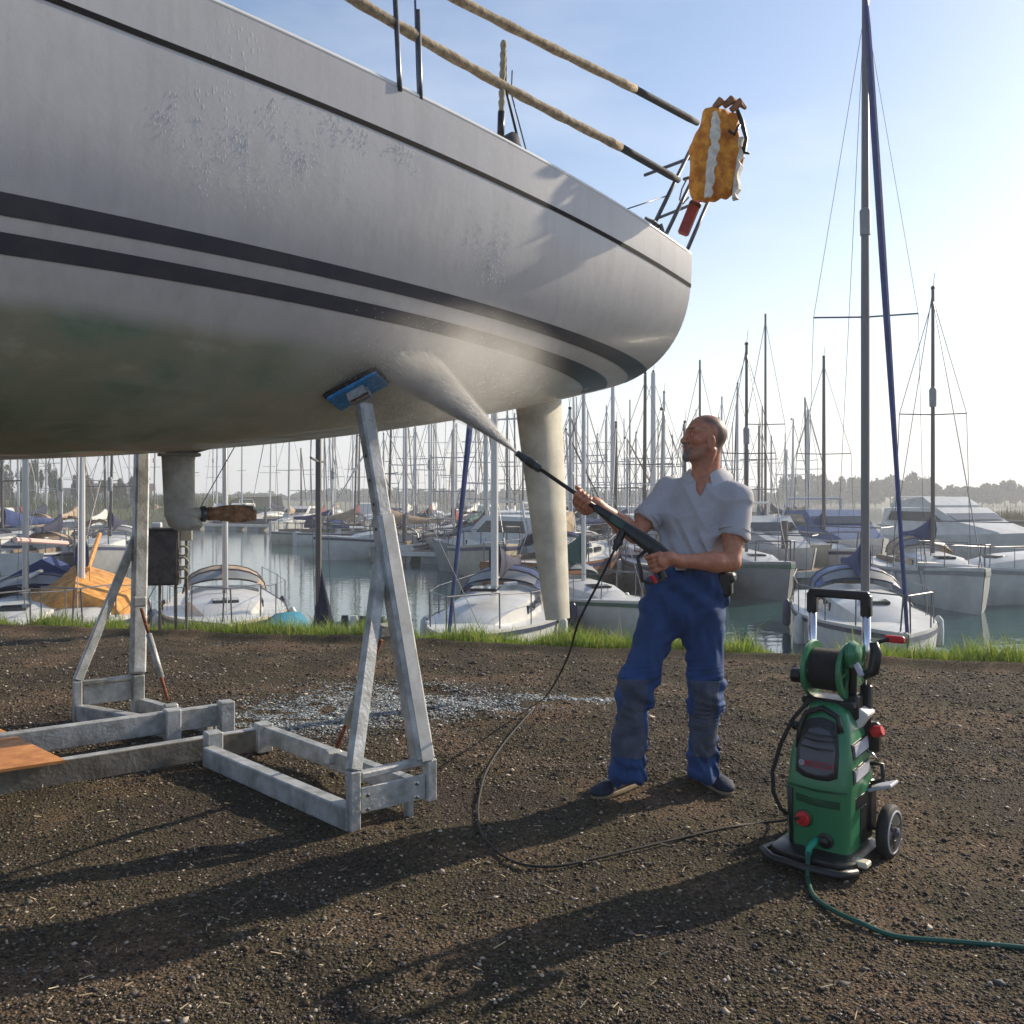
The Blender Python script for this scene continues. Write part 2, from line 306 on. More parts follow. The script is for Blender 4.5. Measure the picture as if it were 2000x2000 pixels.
    p0=np.stack([X-np.cos(a_)*wd,Y-np.sin(a_)*wd,Zb],1); p1=np.stack([X+np.cos(a_)*wd,Y+np.sin(a_)*wd,Zb],1)
    mid=np.stack([X+np.cos(b_)*ln*.35,Y+np.sin(b_)*ln*.35,Zb+hgt*.6],1); s3=np.stack([np.cos(a_)*wd*.7,np.sin(a_)*wd*.7,0*wd],1); tip=np.stack([X+np.cos(b_)*ln,Y+np.sin(b_)*ln,Zb+hgt*.95],1)
    V=np.stack([p0,p1,mid+s3,mid-s3,tip],1).reshape(-1,3); i=(np.arange(k)*5)[:,None]
    Fc=np.concatenate([np.stack([i[:,0],i[:,0]+1,i[:,0]+2],1),np.stack([i[:,0],i[:,0]+2,i[:,0]+3],1),np.stack([i[:,0]+3,i[:,0]+2,i[:,0]+4],1)])
    tag(npmesh('grass_strip',V,Fc,island_mat('grass',[(0,(.07,.13,.02)),(.5,(.16,.26,.035)),(.85,(.3,.36,.05)),(1,(.42,.34,.1))],.6,.5)),'ragged green grass growing along the quay edge',None,None,'stuff')
ground()
WZ=-1.6
def water_and_shore():
    m=bpy.data.materials.new('harbour water'); m.use_nodes=True; n=m.node_tree; b=n.nodes['Principled BSDF']; b.inputs['Base Color'].default_value=(.02,.07,.068,1); b.inputs['Roughness'].default_value=.05; b.inputs['IOR'].default_value=1.33
    b.inputs['Specular IOR Level'].default_value=.8
    tc=n.nodes.new('ShaderNodeTexCoord'); mp=n.nodes.new('ShaderNodeMapping'); mp.inputs['Scale'].default_value=(1,1.8,1); a=n.nodes.new('ShaderNodeTexNoise'); a.inputs['Scale'].default_value=1.4; a.inputs['Detail'].default_value=4
    n.links.new(tc.outputs['Object'],mp.inputs[0]); n.links.new(mp.outputs[0],a.inputs['Vector']); bp=n.nodes.new('ShaderNodeBump'); bp.inputs['Strength'].default_value=.16; bp.inputs['Distance'].default_value=.06
    n.links.new(a.outputs[0],bp.inputs['Height']); n.links.new(bp.outputs[0],b.inputs['Normal'])
    mb=MB(); mb.add([(-900,-60,WZ),(900,-60,WZ),(900,1400,WZ),(-900,1400,WZ)],[(0,1,2,3)]); tag(mb.build('harbour_water',m),kind='structure')
    # far land: low ridge
    gm=mat('far meadow',(.09,.11,.04),.95,var=.5,scale=.05,col2=(.14,.11,.06))
    def land(name,pts,d,h):                                # pts: shoreline (x,y), depth d back, height h
        mb=MB(); k=len(pts); v=[]
        for i,(x,y) in enumerate(pts):
            hh=h*(.7+.6*mnoise.noise((x*.02,y*.02,3)))
            v+=[(x,y,WZ-.3),(x*1.0,y+d*.04,WZ+hh*.5),(x*1.03,y+d*.4,WZ+hh),(x*1.1,y+d,WZ+hh*1.1),(x*1.1,y+d+5,WZ-3)]
        f=[(i*5+j,(i+1)*5+j,(i+1)*5+j+1,i*5+j+1) for i in range(k-1) for j in range(4)]
        mb.add(v,f); return tag(mb.build(name,gm,None,True),kind='structure')
    land('far_shore',[(x,300+20*math.sin(x*.02)) for x in range(-420,430,20)],220,3.5)
    land('left_bank',[(x,112+10*math.sin(x*.09)+(x+37)*.9) for x in range(-100,-34,6)],60,3.6)
    # clumps of leaves: shared crown meshes
    def crown(seed,spread=1.15,nl=620,ls=.17):
        r=np.random.default_rng(seed); nb=r.integers(7,11); bc=np.stack([r.normal(0,.42*spread,nb),r.normal(0,.42*spread,nb),r.uniform(.18,.9,nb)],1); br=r.uniform(.22,.42,nb)
        ib=r.integers(0,nb,nl); d=r.normal(size=(nl,3)); d/=np.linalg.norm(d,axis=1)[:,None]; c=bc[ib]+d*br[ib][:,None]*r.uniform(.55,1.05,(nl,1))
        c[:,2]=np.maximum(c[:,2],.05)
        u=r.normal(size=(nl,3)); u/=np.linalg.norm(u,axis=1)[:,None]; w_=np.cross(u,r.normal(size=(nl,3))); w_/=np.linalg.norm(w_,axis=1)[:,None]; s=ls*r.uniform(.5,1.2,(nl,1))
        V=np.stack([c-u*s,c+w_*s*.6,c+u*s,c-w_*s*.6],1).reshape(-1,3); me=bpy.data.meshes.new('crown'); me.from_pydata(V.tolist(),[],np.arange(nl*4).reshape(-1,4).tolist()); return me
    fol=[island_mat('far foliage',[(0,(.035,.05,.025)),(.6,(.06,.08,.035)),(1,(.1,.11,.05))],.9,.2),island_mat('far foliage brown',[(0,(.06,.055,.03)),(.6,(.09,.085,.045)),(1,(.13,.11,.06))],.9,.2)]
    crs=[crown(s,1.0) for s in range(5)]
    for i,c in enumerate(crs): c.materials.append(fol[i%2])
    tm=mat('bark',(.05,.04,.03),.9); mb=MB(); mb.tube([(0,0,-.2),(0,0,.25),(.02,0,.6)],[.05,.04,.02],6); trunk=mb.mesh('trunk'); trunk.materials.append(tm)
    def tree(name,x,y,z,w_,h,label,group,cr=None):
        o=thing(name,label,'tree',(x,y,z),random.uniform(0,6),group); c=link('crown',cr or random.choice(crs),None,o); c.scale=(w_,w_,h); t=link('trunk',trunk,None,o); t.scale=(w_,w_,h)
    # distinct trees on the right-hand horizon
    for i in range(22):
        px=1545+i*21+random.uniform(-7,7); D=random.uniform(235,262); x=(px-1000)/F*D
        top=random.choice([936,940,946,952,943]) if px<1800 else random.choice([946,951,956,960])
        tree('broadleaf_tree',x,D,WZ+1.5,random.uniform(3.2,4.6),(HY-top)/F*D+H-WZ-1.5,'rounded hazy tree of the far tree line at right','trees on the far shore at right')
    # the rest reads as one wood
    V=[];Fc=[]; base=np.array([v.co[:] for v in crs[0].vertices]); k0=0
    for i in range(300):
        px=-80+i*6.0+random.uniform(-5,5); D=random.uniform(300,330); x=(px-1000)/F*D; top=random.uniform(957,967)-(6 if 600<px<1500 else 0)
        s=random.uniform(2.8,4.2); c=random.choice(crs); b_=np.array([v.co[:] for v in c.vertices])[:1200]; V.append(b_*np.array([s,s,(HY-top)/F*D+H-WZ-2])+np.array([x,D,WZ+1.0])); Fc.append(np.arange(len(b_)).reshape(-1,4)+k0); k0+=len(b_)
    tag(npmesh('far_wood',np.concatenate(V),np.concatenate(Fc),fol[0]),'low hazy wood along the far shore',None,None,'stuff')
    # reeds on the banks
    def reeds(name,n_,fn,hr,mt,label):
        k=n_; X,Y,Z=fn(k); h=rng.uniform(*hr,k); a_=rng.uniform(0,6.28,k); wd=rng.uniform(.02,.05,k); ln=rng.uniform(-.2,.2,k)
        V=np.stack([np.stack([X-wd,Y,Z],1),np.stack([X+wd,Y,Z],1),np.stack([X+ln,Y+ln*.3,Z+h],1)],1).reshape(-1,3)
        tag(npmesh(name,V,np.arange(3*k).reshape(-1,3),mt),label,None,None,'stuff')
    rm=island_mat('reeds',[(0,(.09,.07,.035)),(.5,(.15,.12,.06)),(.8,(.1,.12,.04)),(1,(.22,.18,.1))],.9,.3)
    def f1(k): x=rng.uniform(33,66,k); y=70-(x-36)*.22+rng.uniform(-1,8,k); return x,y,np.full(k,WZ)
    reeds('reed_bed',9000,f1,(1.2,2.6),rm,'brown and green reeds behind the boats at the right edge')
    def f2(k): x=rng.uniform(-96,-37,k); y=112+10*np.sin(x*.09)+(x+37)*.9+rng.uniform(-2,25,k); return x,y,np.full(k,WZ+.3)+np.clip(rng.uniform(0,2,k),0,2)
    reeds('bank_scrub',9000,f2,(.8,2.2),island_mat('scrub',[(0,(.05,.07,.025)),(.6,(.09,.11,.04)),(1,(.13,.11,.06))],.9,.3),'dark green scrub on the bank at far left')
    # bushes and houses on the left bank
    for i in range(7):
        px=10+i*44+random.uniform(-12,12); D=random.uniform(118,150); tree('bank_bush',(px-1000)/F*D,D,WZ+2.2,random.uniform(1.2,2.6),random.uniform(2.2,3.6) if px>110 else 5,'dark bush on the left bank beyond the moored boats','bushes on the left bank')
    hw=mat('house wall',(.55,.53,.5),.8); hr=mat('house roof',(.12,.09,.09),.8)
    for i,(px,py,wd,lb) in enumerate([(145,975,5,'small white house on the left shore, left of its neighbours'),(198,982,7,'white house with a grey roof on the left bank'),(238,966,11,'long low white building on the left skyline')]):
        D=170; p=P(px,py,D); h=thing('shore_house',lb,'house',(p.x,D,WZ+2),.15*i)
        mb=MB(); hh=p.z-WZ-2+.8; mb.box((0,0,hh/2),(wd,4,hh)); mb.build('wall',hw,h); mb=MB(); mb.loft([[(sx*(wd/2+.3),-2.3,hh),(sx*(wd/2+.3),2.3,hh),(sx*(wd/2+.3),0,hh+1.3)] for sx in(-1,1)]); mb.build('roof',hr,h)
        for j in range(2 if wd<10 else 4): mb=MB(); mb.box((-wd/2+wd*(j+.5)/(2 if wd<10 else 4),-2.03,hh*.55),(.9,.08,.9)); mb.build('window',M['glass'],h)
water_and_shore()
# ================================================================ THE BIG YACHT ON ITS CRADLE
HO=Vector((-1.8342,4.9634,0)); HA=R(38.3246); HU=Vector((math.cos(HA),math.sin(HA),0)); HN=Vector((math.sin(HA),-math.cos(HA),0)); S1=2.9566
def hB(s):
    q=S1-s; b=1.1066+(1.5797-1.1066)*(1-np.exp(-q/2.2))-.012*np.maximum(q-5,0)**2
    return b*np.sqrt(np.clip(1-(np.clip((-2.2-s)/4.6,0,1))**2,0,1))
def hS(s): return 3.3529-.0809*s-.0135*np.maximum(s,-3)**2+np.maximum(-3-s,0)*.0
def hK(s): return 1.6436+.0457*s+.0265*np.maximum(s+1,0)**2+.075*np.maximum(-2.8-s,0)**1.6
NE=2.7237
def hb(s,z):
    B,sh,k=hB(s),hS(s),hK(s); h=np.clip((sh-z)/(sh-k),0,1); return B*(1-h**NE)**(1/NE)
def hw(s,b,z): return HO+HU*s+HN*b+Vector((0,0,z))
def build_yacht():
    y=thing('sailing_yacht','large white sailing yacht propped ashore on a steel cradle, stern to the right','yacht',(HO.x,HO.y,0),HA)
    # local frame: x aft, y = -port
    ss=np.concatenate([np.linspace(-6.79,-2.6,26)[:-1],np.linspace(-2.6,S1,70)]); NT=41
    t=np.linspace(-math.pi/2,math.pi/2,NT); V=[]
    for s in ss:
        B,sh,k=float(hB(s)),float(hS(s)),float(hK(s)); k=min(k,sh-.3)
        b=B*np.sign(np.sin(t))*np.abs(np.sin(t))**(2/NE); z=sh-(sh-k)*np.cos(t)**(2/NE)
        rake=0.0; V.append(np.stack([np.full(NT,s)+np.clip(s-2.7,0,1)*0,-b,z],1))
    V=np.array(V)
    V[-1,:,0]+=0
    n1=len(ss); Fc=[(i*NT+j,i*NT+j+1,(i+1)*NT+j+1,(i+1)*NT+j) for i in range(n1-1) for j in range(NT-1)]
    mb=MB(); mb.add(V.reshape(-1,3).tolist(),Fc)
    # material: topside gelcoat above, weedy antifouling below
    m=bpy.data.materials.new('hull paint'); m.use_nodes=True; n=m.node_tree; b=n.nodes['Principled BSDF']; N=n.nodes.new; LK=n.links.new
    tc=N('ShaderNodeTexCoord'); sx=N('ShaderNodeSeparateXYZ'); LK(tc.outputs['Object'],sx.inputs[0])
    def noise(sc,det=6,stretch=None,ro=.6):
        a=N('ShaderNodeTexNoise'); a.inputs['Scale'].default_value=sc; a.inputs['Detail'].default_value=det; a.inputs['Roughness'].default_value=ro
        if stretch: q=N('ShaderNodeMapping'); q.inputs['Scale'].default_value=stretch; LK(tc.outputs['Object'],q.inputs[0]); LK(q.outputs[0],a.inputs['Vector'])
        else: LK(tc.outputs['Object'],a.inputs['Vector'])
        return a.outputs[0]
    def math_(op,a_,b_=None,c_=None,clamp=False):
        q=N('ShaderNodeMath'); q.operation=op; q.use_clamp=clamp
        for i,v in enumerate((a_,b_,c_)):
            if v is None: continue
            if isinstance(v,(int,float)): q.inputs[i].default_value=v
            else: LK(v,q.inputs[i])
        return q.outputs[0]
    def ramp(v,stops):
        r=N('ShaderNodeValToRGB'); e=r.color_ramp.elements
        for i,(p,c) in enumerate(stops):
            x=e[i] if i<2 else e.new(p)
            x.position=p; x.color=(*c,1)
        LK(v,r.inputs[0]); return r.outputs[0]
    def mix(f,a_,b_,bt='MIX'):
        q=N('ShaderNodeMix'); q.data_type='RGBA'; q.blend_type=bt
        for nm,v in(('Factor',f),('A',a_),('B',b_)):
            if isinstance(v,(int,float)): q.inputs[nm].default_value=v
            elif isinstance(v,tuple): q.inputs[nm].default_value=(*v,1)
            else: LK(v,q.inputs[nm])
        return q.outputs['Result']
    x_,z_=sx.outputs[0],sx.outputs[2]
    top=ramp(noise(1.2,5),[(.3,(.48,.47,.48)),(.7,(.6,.58,.57))])
    streak=ramp(noise(6,5,(3,3,.25)),[(.45,(1,1,1)),(.75,(.86,.85,.83))]); top=mix(.8,top,streak,'MULTIPLY')
    # underwater paint: grey-white where washed, green-brown weed toward the bow
    weed=ramp(noise(1.7,7,(1,1,1.6)),[(.28,(.11,.16,.09)),(.43,(.2,.27,.2)),(.58,(.3,.3,.22)),(.75,(.5,.52,.47))])
    clean=ramp(noise(2.5,6,(1,1,2)),[(.3,(.42,.42,.38)),(.6,(.58,.58,.54)),(.8,(.66,.66,.63))])
    # cleaned amount grows aft, broken by noise
    f=math_('ADD',math_('MULTIPLY',x_,.55),math_('MULTIPLY_ADD',noise(1.3,5),2.0,-1.0)); f=math_('ADD',f,.32,None,True)
    under=mix(f,weed,clean)
    zz=math_('ADD',z_,math_('MULTIPLY_ADD',noise(5,5),.05,-.025)); wlv=math_('MULTIPLY_ADD',x_,-.017,2.163)
    um=math_('MULTIPLY',math_('SUBTRACT',wlv,zz),13,None,True)
    ragg=math_('MULTIPLY_ADD',noise(.9,4,(1,1,2)),2.6,-.75,True); edge=math_('MULTIPLY',math_('SUBTRACT',2.0,zz),9,None,True)
    um2=math_('MULTIPLY',um,math_('MAXIMUM',math_('MINIMUM',math_('ADD',ragg,.45),1.0),edge))
    col=mix(um2,top,under)
    LK(col,b.inputs['Base Color'])
    LK(math_('MULTIPLY_ADD',um2,.32,.3),b.inputs['Roughness'])
    # beads of water on the topside
    vo=N('ShaderNodeTexVoronoi'); vo.inputs['Scale'].default_value=42; mpv=N('ShaderNodeMapping'); mpv.inputs['Scale'].default_value=(1.2,1.2,.55); LK(tc.outputs['Object'],mpv.inputs[0]); LK(mpv.outputs[0],vo.inputs['Vector'])
    bead=math_('SUBTRACT',.32,vo.outputs['Distance'],None,True); ms=math_('MULTIPLY_ADD',noise(1.1,4),5,-2.4,True); ms=math_('MULTIPLY',ms,math_('SUBTRACT',1,um))
    # beads only in the sprayed part, forward
    px_=math_('SUBTRACT',1.0,math_('MULTIPLY',math_('ABSOLUTE',math_('ADD',x_,.45)),.9),None,True)
    bead=math_('MULTIPLY',math_('MULTIPLY',bead,ms),px_)
    hgt=math_('ADD',bead,math_('MULTIPLY',noise(30,5),.06)); hgt=math_('ADD',hgt,math_('MULTIPLY',noise(1.0,2),.4))
    bp=N('ShaderNodeBump'); bp.inputs['Strength'].default_value=.55; bp.inputs['Distance'].default_value=.02; LK(hgt,bp.inputs['Height']); LK(bp.outputs[0],b.inputs['Normal'])
    b.inputs['Coat Weight'].default_value=.15
    hull=mb.build('hull',m,y,True)
    wm=M['white']
    # transom, deck
    mb=MB(); tr=V[-1]; c=tr.mean(0); ring=[tuple(tr[j]) for j in range(NT)]; inn=[(tr[j][0]+.05,tr[j][1]*.9,c[2]+(tr[j][2]-c[2])*.9) for j in range(NT)]
    mb.add(ring+inn,[(j,j+1,NT+j+1,NT+j) for j in range(NT-1)]+[(NT-1,0,NT,2*NT-1),tuple(range(NT,2*NT))]); mb.build('transom',wm,y,True,40)
    mb=MB(); v=[];f=[]
    for i,s in enumerate(ss):
        B=float(hB(s))-.004; z=float(hS(s)); v+=[(s,-B,z),(s,-B*.5,z+.035),(s,0,z+.05),(s,B*.5,z+.035),(s,B,z)]
    f=[(i*5+j,(i+1)*5+j,(i+1)*5+j+1,i*5+j+1) for i in range(n1-1) for j in range(4)]; mb.add(v,f); mb.build('deck',mat('deck paint',(.6,.6,.57),.6,var=.2,scale=4),y,True)
    mb=MB(); mb.tube([(s,-float(hB(s))+.018,float(hS(s))+.012) for s in ss],.016,6); mb.build('toe_rail',wm,y,True)
    mb=MB(); mb.tube([(s,float(hB(s))-.018,float(hS(s))+.012) for s in ss],.016,6); mb.build('toe_rail',wm,y,True)
    # cabin trunk and cockpit coaming
    mb=MB(); sec=[]
    for s,wd,h in((-3.6,.35,.02),(-3.3,.5,.3),(-1.2,.85,.42),(.1,.8,.42),(.35,.78,.05)): z=float(hS(s)); sec.append([(s,-wd,z),(s,-wd*.85,z+h),(s,0,z+h*1.12),(s,wd*.85,z+h),(s,wd,z)])
    mb.loft(sec); mb.build('cabin',wm,y,True,35)
    for sgn in(-1,1): mb=MB(); mb.beam((.4,sgn*.72,3.42),(2.6,sgn*.6,3.2),.12,.18,bev=.03); mb.build('coaming',wm,y)
    # painted bands standing 2 mm proud of the port and starboard side
    def strip(name,zt,zb,m_,s0=-6.4,s1_=S1,off=.0025):
        sA=np.linspace(s0,s1_,110)
        for sg in(1,-1):
            mb=MB(); v=[]; 
            for s in sA:
                kk_=float(hK(s))+.03; a,b_=max(zt(s),kk_),max(zb(s),kk_)
                for k_ in range(4):
                    z=a+(b_-a)*k_/3; bb=float(hb(s,z)); e=.004; bz=(float(hb(s,z+e))-float(hb(s,z-e)))/(2*e); bs=(float(hb(s+e,z))-float(hb(s-e,z)))/(2*e) if s<S1-.01 else -.2
                    nl=math.sqrt(1+bz*bz+bs*bs); v.append((s-bs*off/nl*0,-sg*(bb+off*nl if nl<6 else bb+off*6),z))
            f=[(i*4+j,(i+1)*4+j,(i+1)*4+j+1,i*4+j+1) for i in range(len(sA)-1) for j in range(3)]; mb.add(v,f); mb.build(name,m_,y,True)
    pf=lambda xs,zs:(lambda c:(lambda s: float(np.polyval(c,max(s,-1.1))+(0 if s>-1.1 else (-1.1-s)*.02))))(np.polyfit(xs,zs,2))
    ut=pf([-1.062,-.748,-.398,.266,.65,1.279,1.908,2.537,2.887],[2.49,2.494,2.483,2.463,2.451,2.415,2.37,2.325,2.30]); ub=pf([-1.062,-.398,.266,1.314,1.943,2.782],[2.42,2.412,2.401,2.363,2.311,2.24])
    lt=pf([-1.062,-.398,.266,1.349,2.048,2.502],[2.362,2.36,2.337,2.284,2.236,2.20]); lb=pf([-1.062,-.398,.301,1.384,2.153],[2.29,2.292,2.276,2.218,2.16])
    navy=mat('navy boot stripe',(.035,.04,.06),.32,var=.3,scale=6,bump=.05,col2=(.06,.06,.075))
    strip('boot_stripe',ut,ub,navy); strip('boot_stripe',lt,lb,navy)
    cv=np.polyfit([-.119,.72,1.314,2.083,2.922],[3.128,3.066,3.006,2.914,2.806],2); cvf=lambda s: float(np.polyval(cv,max(s,-.6)))+ (0 if s>-.6 else (-.6-s)*.07)
    strip('cove_line',lambda s:cvf(s)+.012,lambda s:cvf(s)-.012,mat('black line',(.008,.008,.011),.75,spec=.15))
    # rudder: tapered foil below the counter
    mb=MB(); secs=[]
    for i in range(9):
        t_=i/8; pt=P(998+ (1062-998)*t_,790+(1213-790)*t_,6.5); z=pt.z if i>0 else 2.3
        def s_at(px): a=(px-1000)/F; return (a*HO.y-HO.x)/(HU.x-a*HU.y)
        sa=s_at(1002+(1066-1002)*t_**1.15); sb=s_at(1093+(1113-1093)*t_**.8); c=sb-sa; th=.075*c/.3*(1-.25*t_)
        z=2.32-(2.32-.53)*t_
        ring=[]
        for k_ in range(18):
            a=2*math.pi*k_/18; u_=(1-math.cos(a))/2; ty=th*1.9*math.sin(a)*math.sqrt(max(u_,.001))**.5*(1-u_*.75)
            ring.append((sa+c*u_,ty,z))
        secs.append(ring)
    mb.loft(secs); mb.build('rudder',mat('off-white rudder paint',(.6,.57,.48),.45,var=.25,scale=4,col2=(.42,.4,.33),bump=.1,bscale=30),y,True,60)
    # saildrive leg
    lm=mat('grey leg casting',(.4,.41,.39),.5,var=.35,scale=8,bump=.15,col2=(.26,.26,.23))
    mb=MB(); secs=[]
    for z,a,b_,th in((1.72,-.08,.12,.05),(1.62,-.075,.105,.045),(1.4,-.065,.105,.04),(1.33,-.06,.12,.045),(1.27,-.04,.15,.055),(1.24,.0,.13,.03)):
        secs.append([(a+(b_-a)*(1-math.cos(q))/2,th*math.sin(q),z) for q in [2*math.pi*k_/16 for k_ in range(16)]])
    mb.loft(secs); leg=mb.build('saildrive_leg',lm,y,True,50)
    mb=MB(); Mx=Matrix.Rotation(R(90),3,'Y'); mb.lathe([(.01,-.06),(.03,-.04),(.046,0),(.048,.06),(.042,.11),(.03,.135)],16,Mx,(.0,0,1.33)); mb.build('gear_housing',lm,leg,True,50)
    mb=MB(); mb.box((.02,0,1.655),(.2,.12,.02),bev=.008); mb.build('mounting_plate',lm,leg)
    br=mat('weedy bronze',(.3,.16,.08),.65,.3,var=.6,scale=30,bump=.5,col2=(.1,.06,.035))
    mb=MB(); mb.lathe([(.033,.13),(.045,.14),(.045,.16),(.03,.17)],14,Mx,(0,0,1.33)); mb.build('shaft_anode',M['darksteel'],leg,True,40)
    pr=mb=MB(); mb.lathe([(.03,.165),(.038,.18),(.035,.22),(.02,.24)],14,Mx,(0,0,1.33)); hub=mb.build('propeller_hub',br,y,True,40)
    for sg in(1,-1):
        mb=MB(); secs=[]
        for i in range(8):
            t_=i/7; xx=.18+.27*t_; hw_=.02+.026*math.sin(math.pi*(.1+.75*t_)); th=.009*(1-.5*t_)
            secs.append([(xx,sg*.022+math.cos(q)*th+sg*.012*math.sin(math.pi*t_),1.33+math.sin(q)*hw_+sg*.01*t_) for q in [2*math.pi*k_/10 for k_ in range(10)]])
        mb.loft(secs); mb.build('propeller_blade',br,hub,True,50)
    # fairing strips by the leg
    for a_,b_ in(((-.17,-.15,float(hK(-.17))+.015),(-.05,-.02,float(hK(-.05))-.01)),((.2,-.17,float(hK(.2))+.02),(.1,-.02,float(hK(.1))-.01))): mb=MB(); mb.beam(a_,b_,.018,.012); mb.build('fairing_strip',M['whitedull'],y)
    # fin keel, out to the left
    mb=MB(); secs=[]
    for z,a,b_,th in((1.75,-3.9,-2.3,.09),(.5,-3.6,-2.35,.08),(.42,-3.75,-2.2,.16),(.3,-3.8,-2.15,.2),(.18,-3.7,-2.25,.16),(.12,-3.5,-2.4,.06)):
        secs.append([(a+(b_-a)*(1-math.cos(q))/2,th*math.sin(q),z) for q in [2*math.pi*k_/20 for k_ in range(20)]])
    mb.loft(secs); mb.build('fin_keel',lm,y,True,50)
    # run-off drops clinging to the topside, sky glint put into their pale colour
    r=np.random.default_rng(5); k=15000; sa=r.uniform(-1.1,1.3,k); za=r.uniform(2.5,3.25,k); nn=vnoise(sa*3.1+9,za*2.6,21)*.45+vnoise(sa*9,za*7,22)*.35+vnoise(sa*40,za*9,23)*.2+.3*np.exp(-((sa+.3)/.45)**2-((za-2.85)/.22)**2)+r.uniform(-.12,.12,k)
    ok=(nn>.77)&(za<cvf(0)-.02); sa,za=sa[ok],za[ok]; k=len(sa); bb=np.array([float(hb(a,z)) for a,z in zip(sa,za)]); wd=r.uniform(.0008,.0017,k); hh=wd*r.uniform(1.5,8,k); Vd=[]
    for dx,dz,dn in((-1,0,0),(0,1,0),(1,0,0),(0,-1.3,0),(0,-.5,1)): Vd.append(np.stack([sa+dx*wd,-(bb+dn*wd*.6+.0006),za+dz*hh],1))
    Vd=np.stack(Vd,1).reshape(-1,3); Fd=(np.array([(0,4,1),(1,4,2),(2,4,3),(3,4,0)])[None]+(np.arange(k)*5)[:,None,None]).reshape(-1,3)
    dm=mat('glint-tinted water drops',(.74,.75,.78),.4); wd_=npmesh('water_drops',Vd,Fd[:,::-1],dm,y,True); wd_['kind']='stuff'
    # ---- rails on deck (sighted against the sky)
    def PL(px,py,s,b_): # solve height of sighted row at hull position (s,b)
        q=hw(s,b_,0); return Vector((s,-b_,H-(py-HY)/F*q.y))
    def s_on(px,b_): a=(px-1000)/F; return (a*(HO.y+HN.y*b_)-(HO.x+HN.x*b_))/(HU.x-a*HU.y)
    def A(px,py,b_): return PL(px,py,s_on(px,b_),b_)
    padm=mat('worn tan rail cover',(.42,.34,.23),.9,var=.55,scale=30,bump=.6,bscale=90,col2=(.2,.15,.1)); padd=mat('dark grey rail foam',(.05,.055,.065),.8,var=.3,scale=40,bump=.3)
    def rail(px0,py0,px1,py1,ps,b0,b1,ext):
        a=A(px0,py0,b0); b=A(px1,py1,b1); d=a-b
        a0=a+d*ext; mb=MB(); k=26; pts=[a0.lerp(b,i/k*ps) for i in range(k+1)]
        pts=[p+Vector((0,0,-.03*math.sin(math.pi*i/k))) for i,p in enumerate(pts)]
        mb.tube(pts,[.026+.003*math.sin(i*2.3) for i in range(k+1)],10); r_=mb.build('lifeline_cover',padm,y,True)
        mb=MB(); mb.tube([pts[-1].lerp(b,j/6)*1 for j in range(7)],[.024]*6+[.02],10); mb.build('foam_sleeve',padd,r_,True)
    rail(980,155,1325,352,.8,1.3,1.06,.9); rail(1225,166,1362,240,.82,1.1,.98,4)
    st=M['darksteel']
    # pushpit: raked legs, top hoop
    pts={}
    def tb(name,l,r=.0125,m_=st): mb=MB(); mb.tube(l,r,8); return mb.build(name,m_,y,True)
    legs=[((1278,437,1.03),(1345,300,1.0)),((1302,455,.99),(1352,352,.98)),((1343,486,.95),(1384,392,.93))]
    for i,(a,b) in enumerate(legs):
        p0=A(*a); p1=A(*b); tb('pushpit_leg',[p0,p0.lerp(p1,1.0)],.0135)
    a1=A(1345,300,1.0); top_=a1+(a1-A(1278,437,1.03))*.62; e1=A(1384,392,.93); e2=e1+(e1-A(1343,486,.95))*1.35
    tb('pushpit_rail',[a1,top_,top_+Vector((.12,.06,.01)),e2,e2+Vector((.02,.4,0)),Vector((e2.x+.02,-.0,e2.z))],.0135)
    tb('pushpit_rail',[A(1336,350,1.0),A(1352,345,.98),e1+Vector((0,0,.02)),e1+Vector((.02,.5,.0))],.011)
    tb('backstay_wire',[A(1310,380,.98),A(1222,409,1.16)],.004); 
    # mooring cleat with shackle and the pale chafe plate
    c=A(1282,447,1.06); mb=MB(); mb.tube([c+Vector((-.1,0,.05)),c+Vector((-.02,0,.035)),c+Vector((.06,0,-.005))],[.01,.016,.012],8); mb.box(c+Vector((0,.01,.01)),(.06,.04,.05),bev=.01); mb.tube([c+Vector((.02,-.02,.03)),c+Vector((.035,-.03,-.03)),c+Vector((.05,-.03,-.045))],.01,6); mb.build('mooring_cleat',st,y,True,40)
    mb=MB(); q=[A(1240,474,1.17),A(1284,446,1.09),A(1280,462,1.1),A(1262,474,1.13)]; q=[p+Vector((0,-.02,0)) for p in q]; mb.add([*q,*[p+Vector((0,.015,0)) for p in q]],[(0,1,2,3),(7,6,5,4),(0,4,5,1),(1,5,6,2),(2,6,7,3),(3,7,4,0)]); mb.build('chafe_plate',M['steel'],y)
    # rigging block, wrapped post and lines near px 975-1030
    p0=A(978,262,1.3); p1=A(981,166,1.3); d=p1-p0
    mb=MB(); mb.tube([p0+d*t_ for t_ in np.linspace(0,1.9,30)],[.016+.0035*math.sin(i*2.1) for i in range(30)],8); pst=mb.build('wrapped_stanchion',M['rope'],y,True)
    mb=MB(); mb.tube([p0-d*.08,p0+d*.45],.019,8); mb.build('stanchion_socket',M['black'],pst,True)
    mb=MB(); c=A(998,276,1.28); mb.lathe([(.02,-.03),(.042,-.026),(.042,.026),(.02,.03)],16,Matrix.Rotation(R(90),3,'X'),c); mb.box(c+Vector((.01,0,-.03)),(.1,.05,.03),bev=.01); mb.build('turning_block',M['black'],y,True,40)
    tb('rigging_line',[A(985,166,1.3)+d*.7,A(988,175,1.3),A(1016,290,1.27)],.007,M['black']); tb('rigging_line',[A(999,185,1.28)+d*.5,A(999,185,1.28),A(1029,299,1.27)],.004)
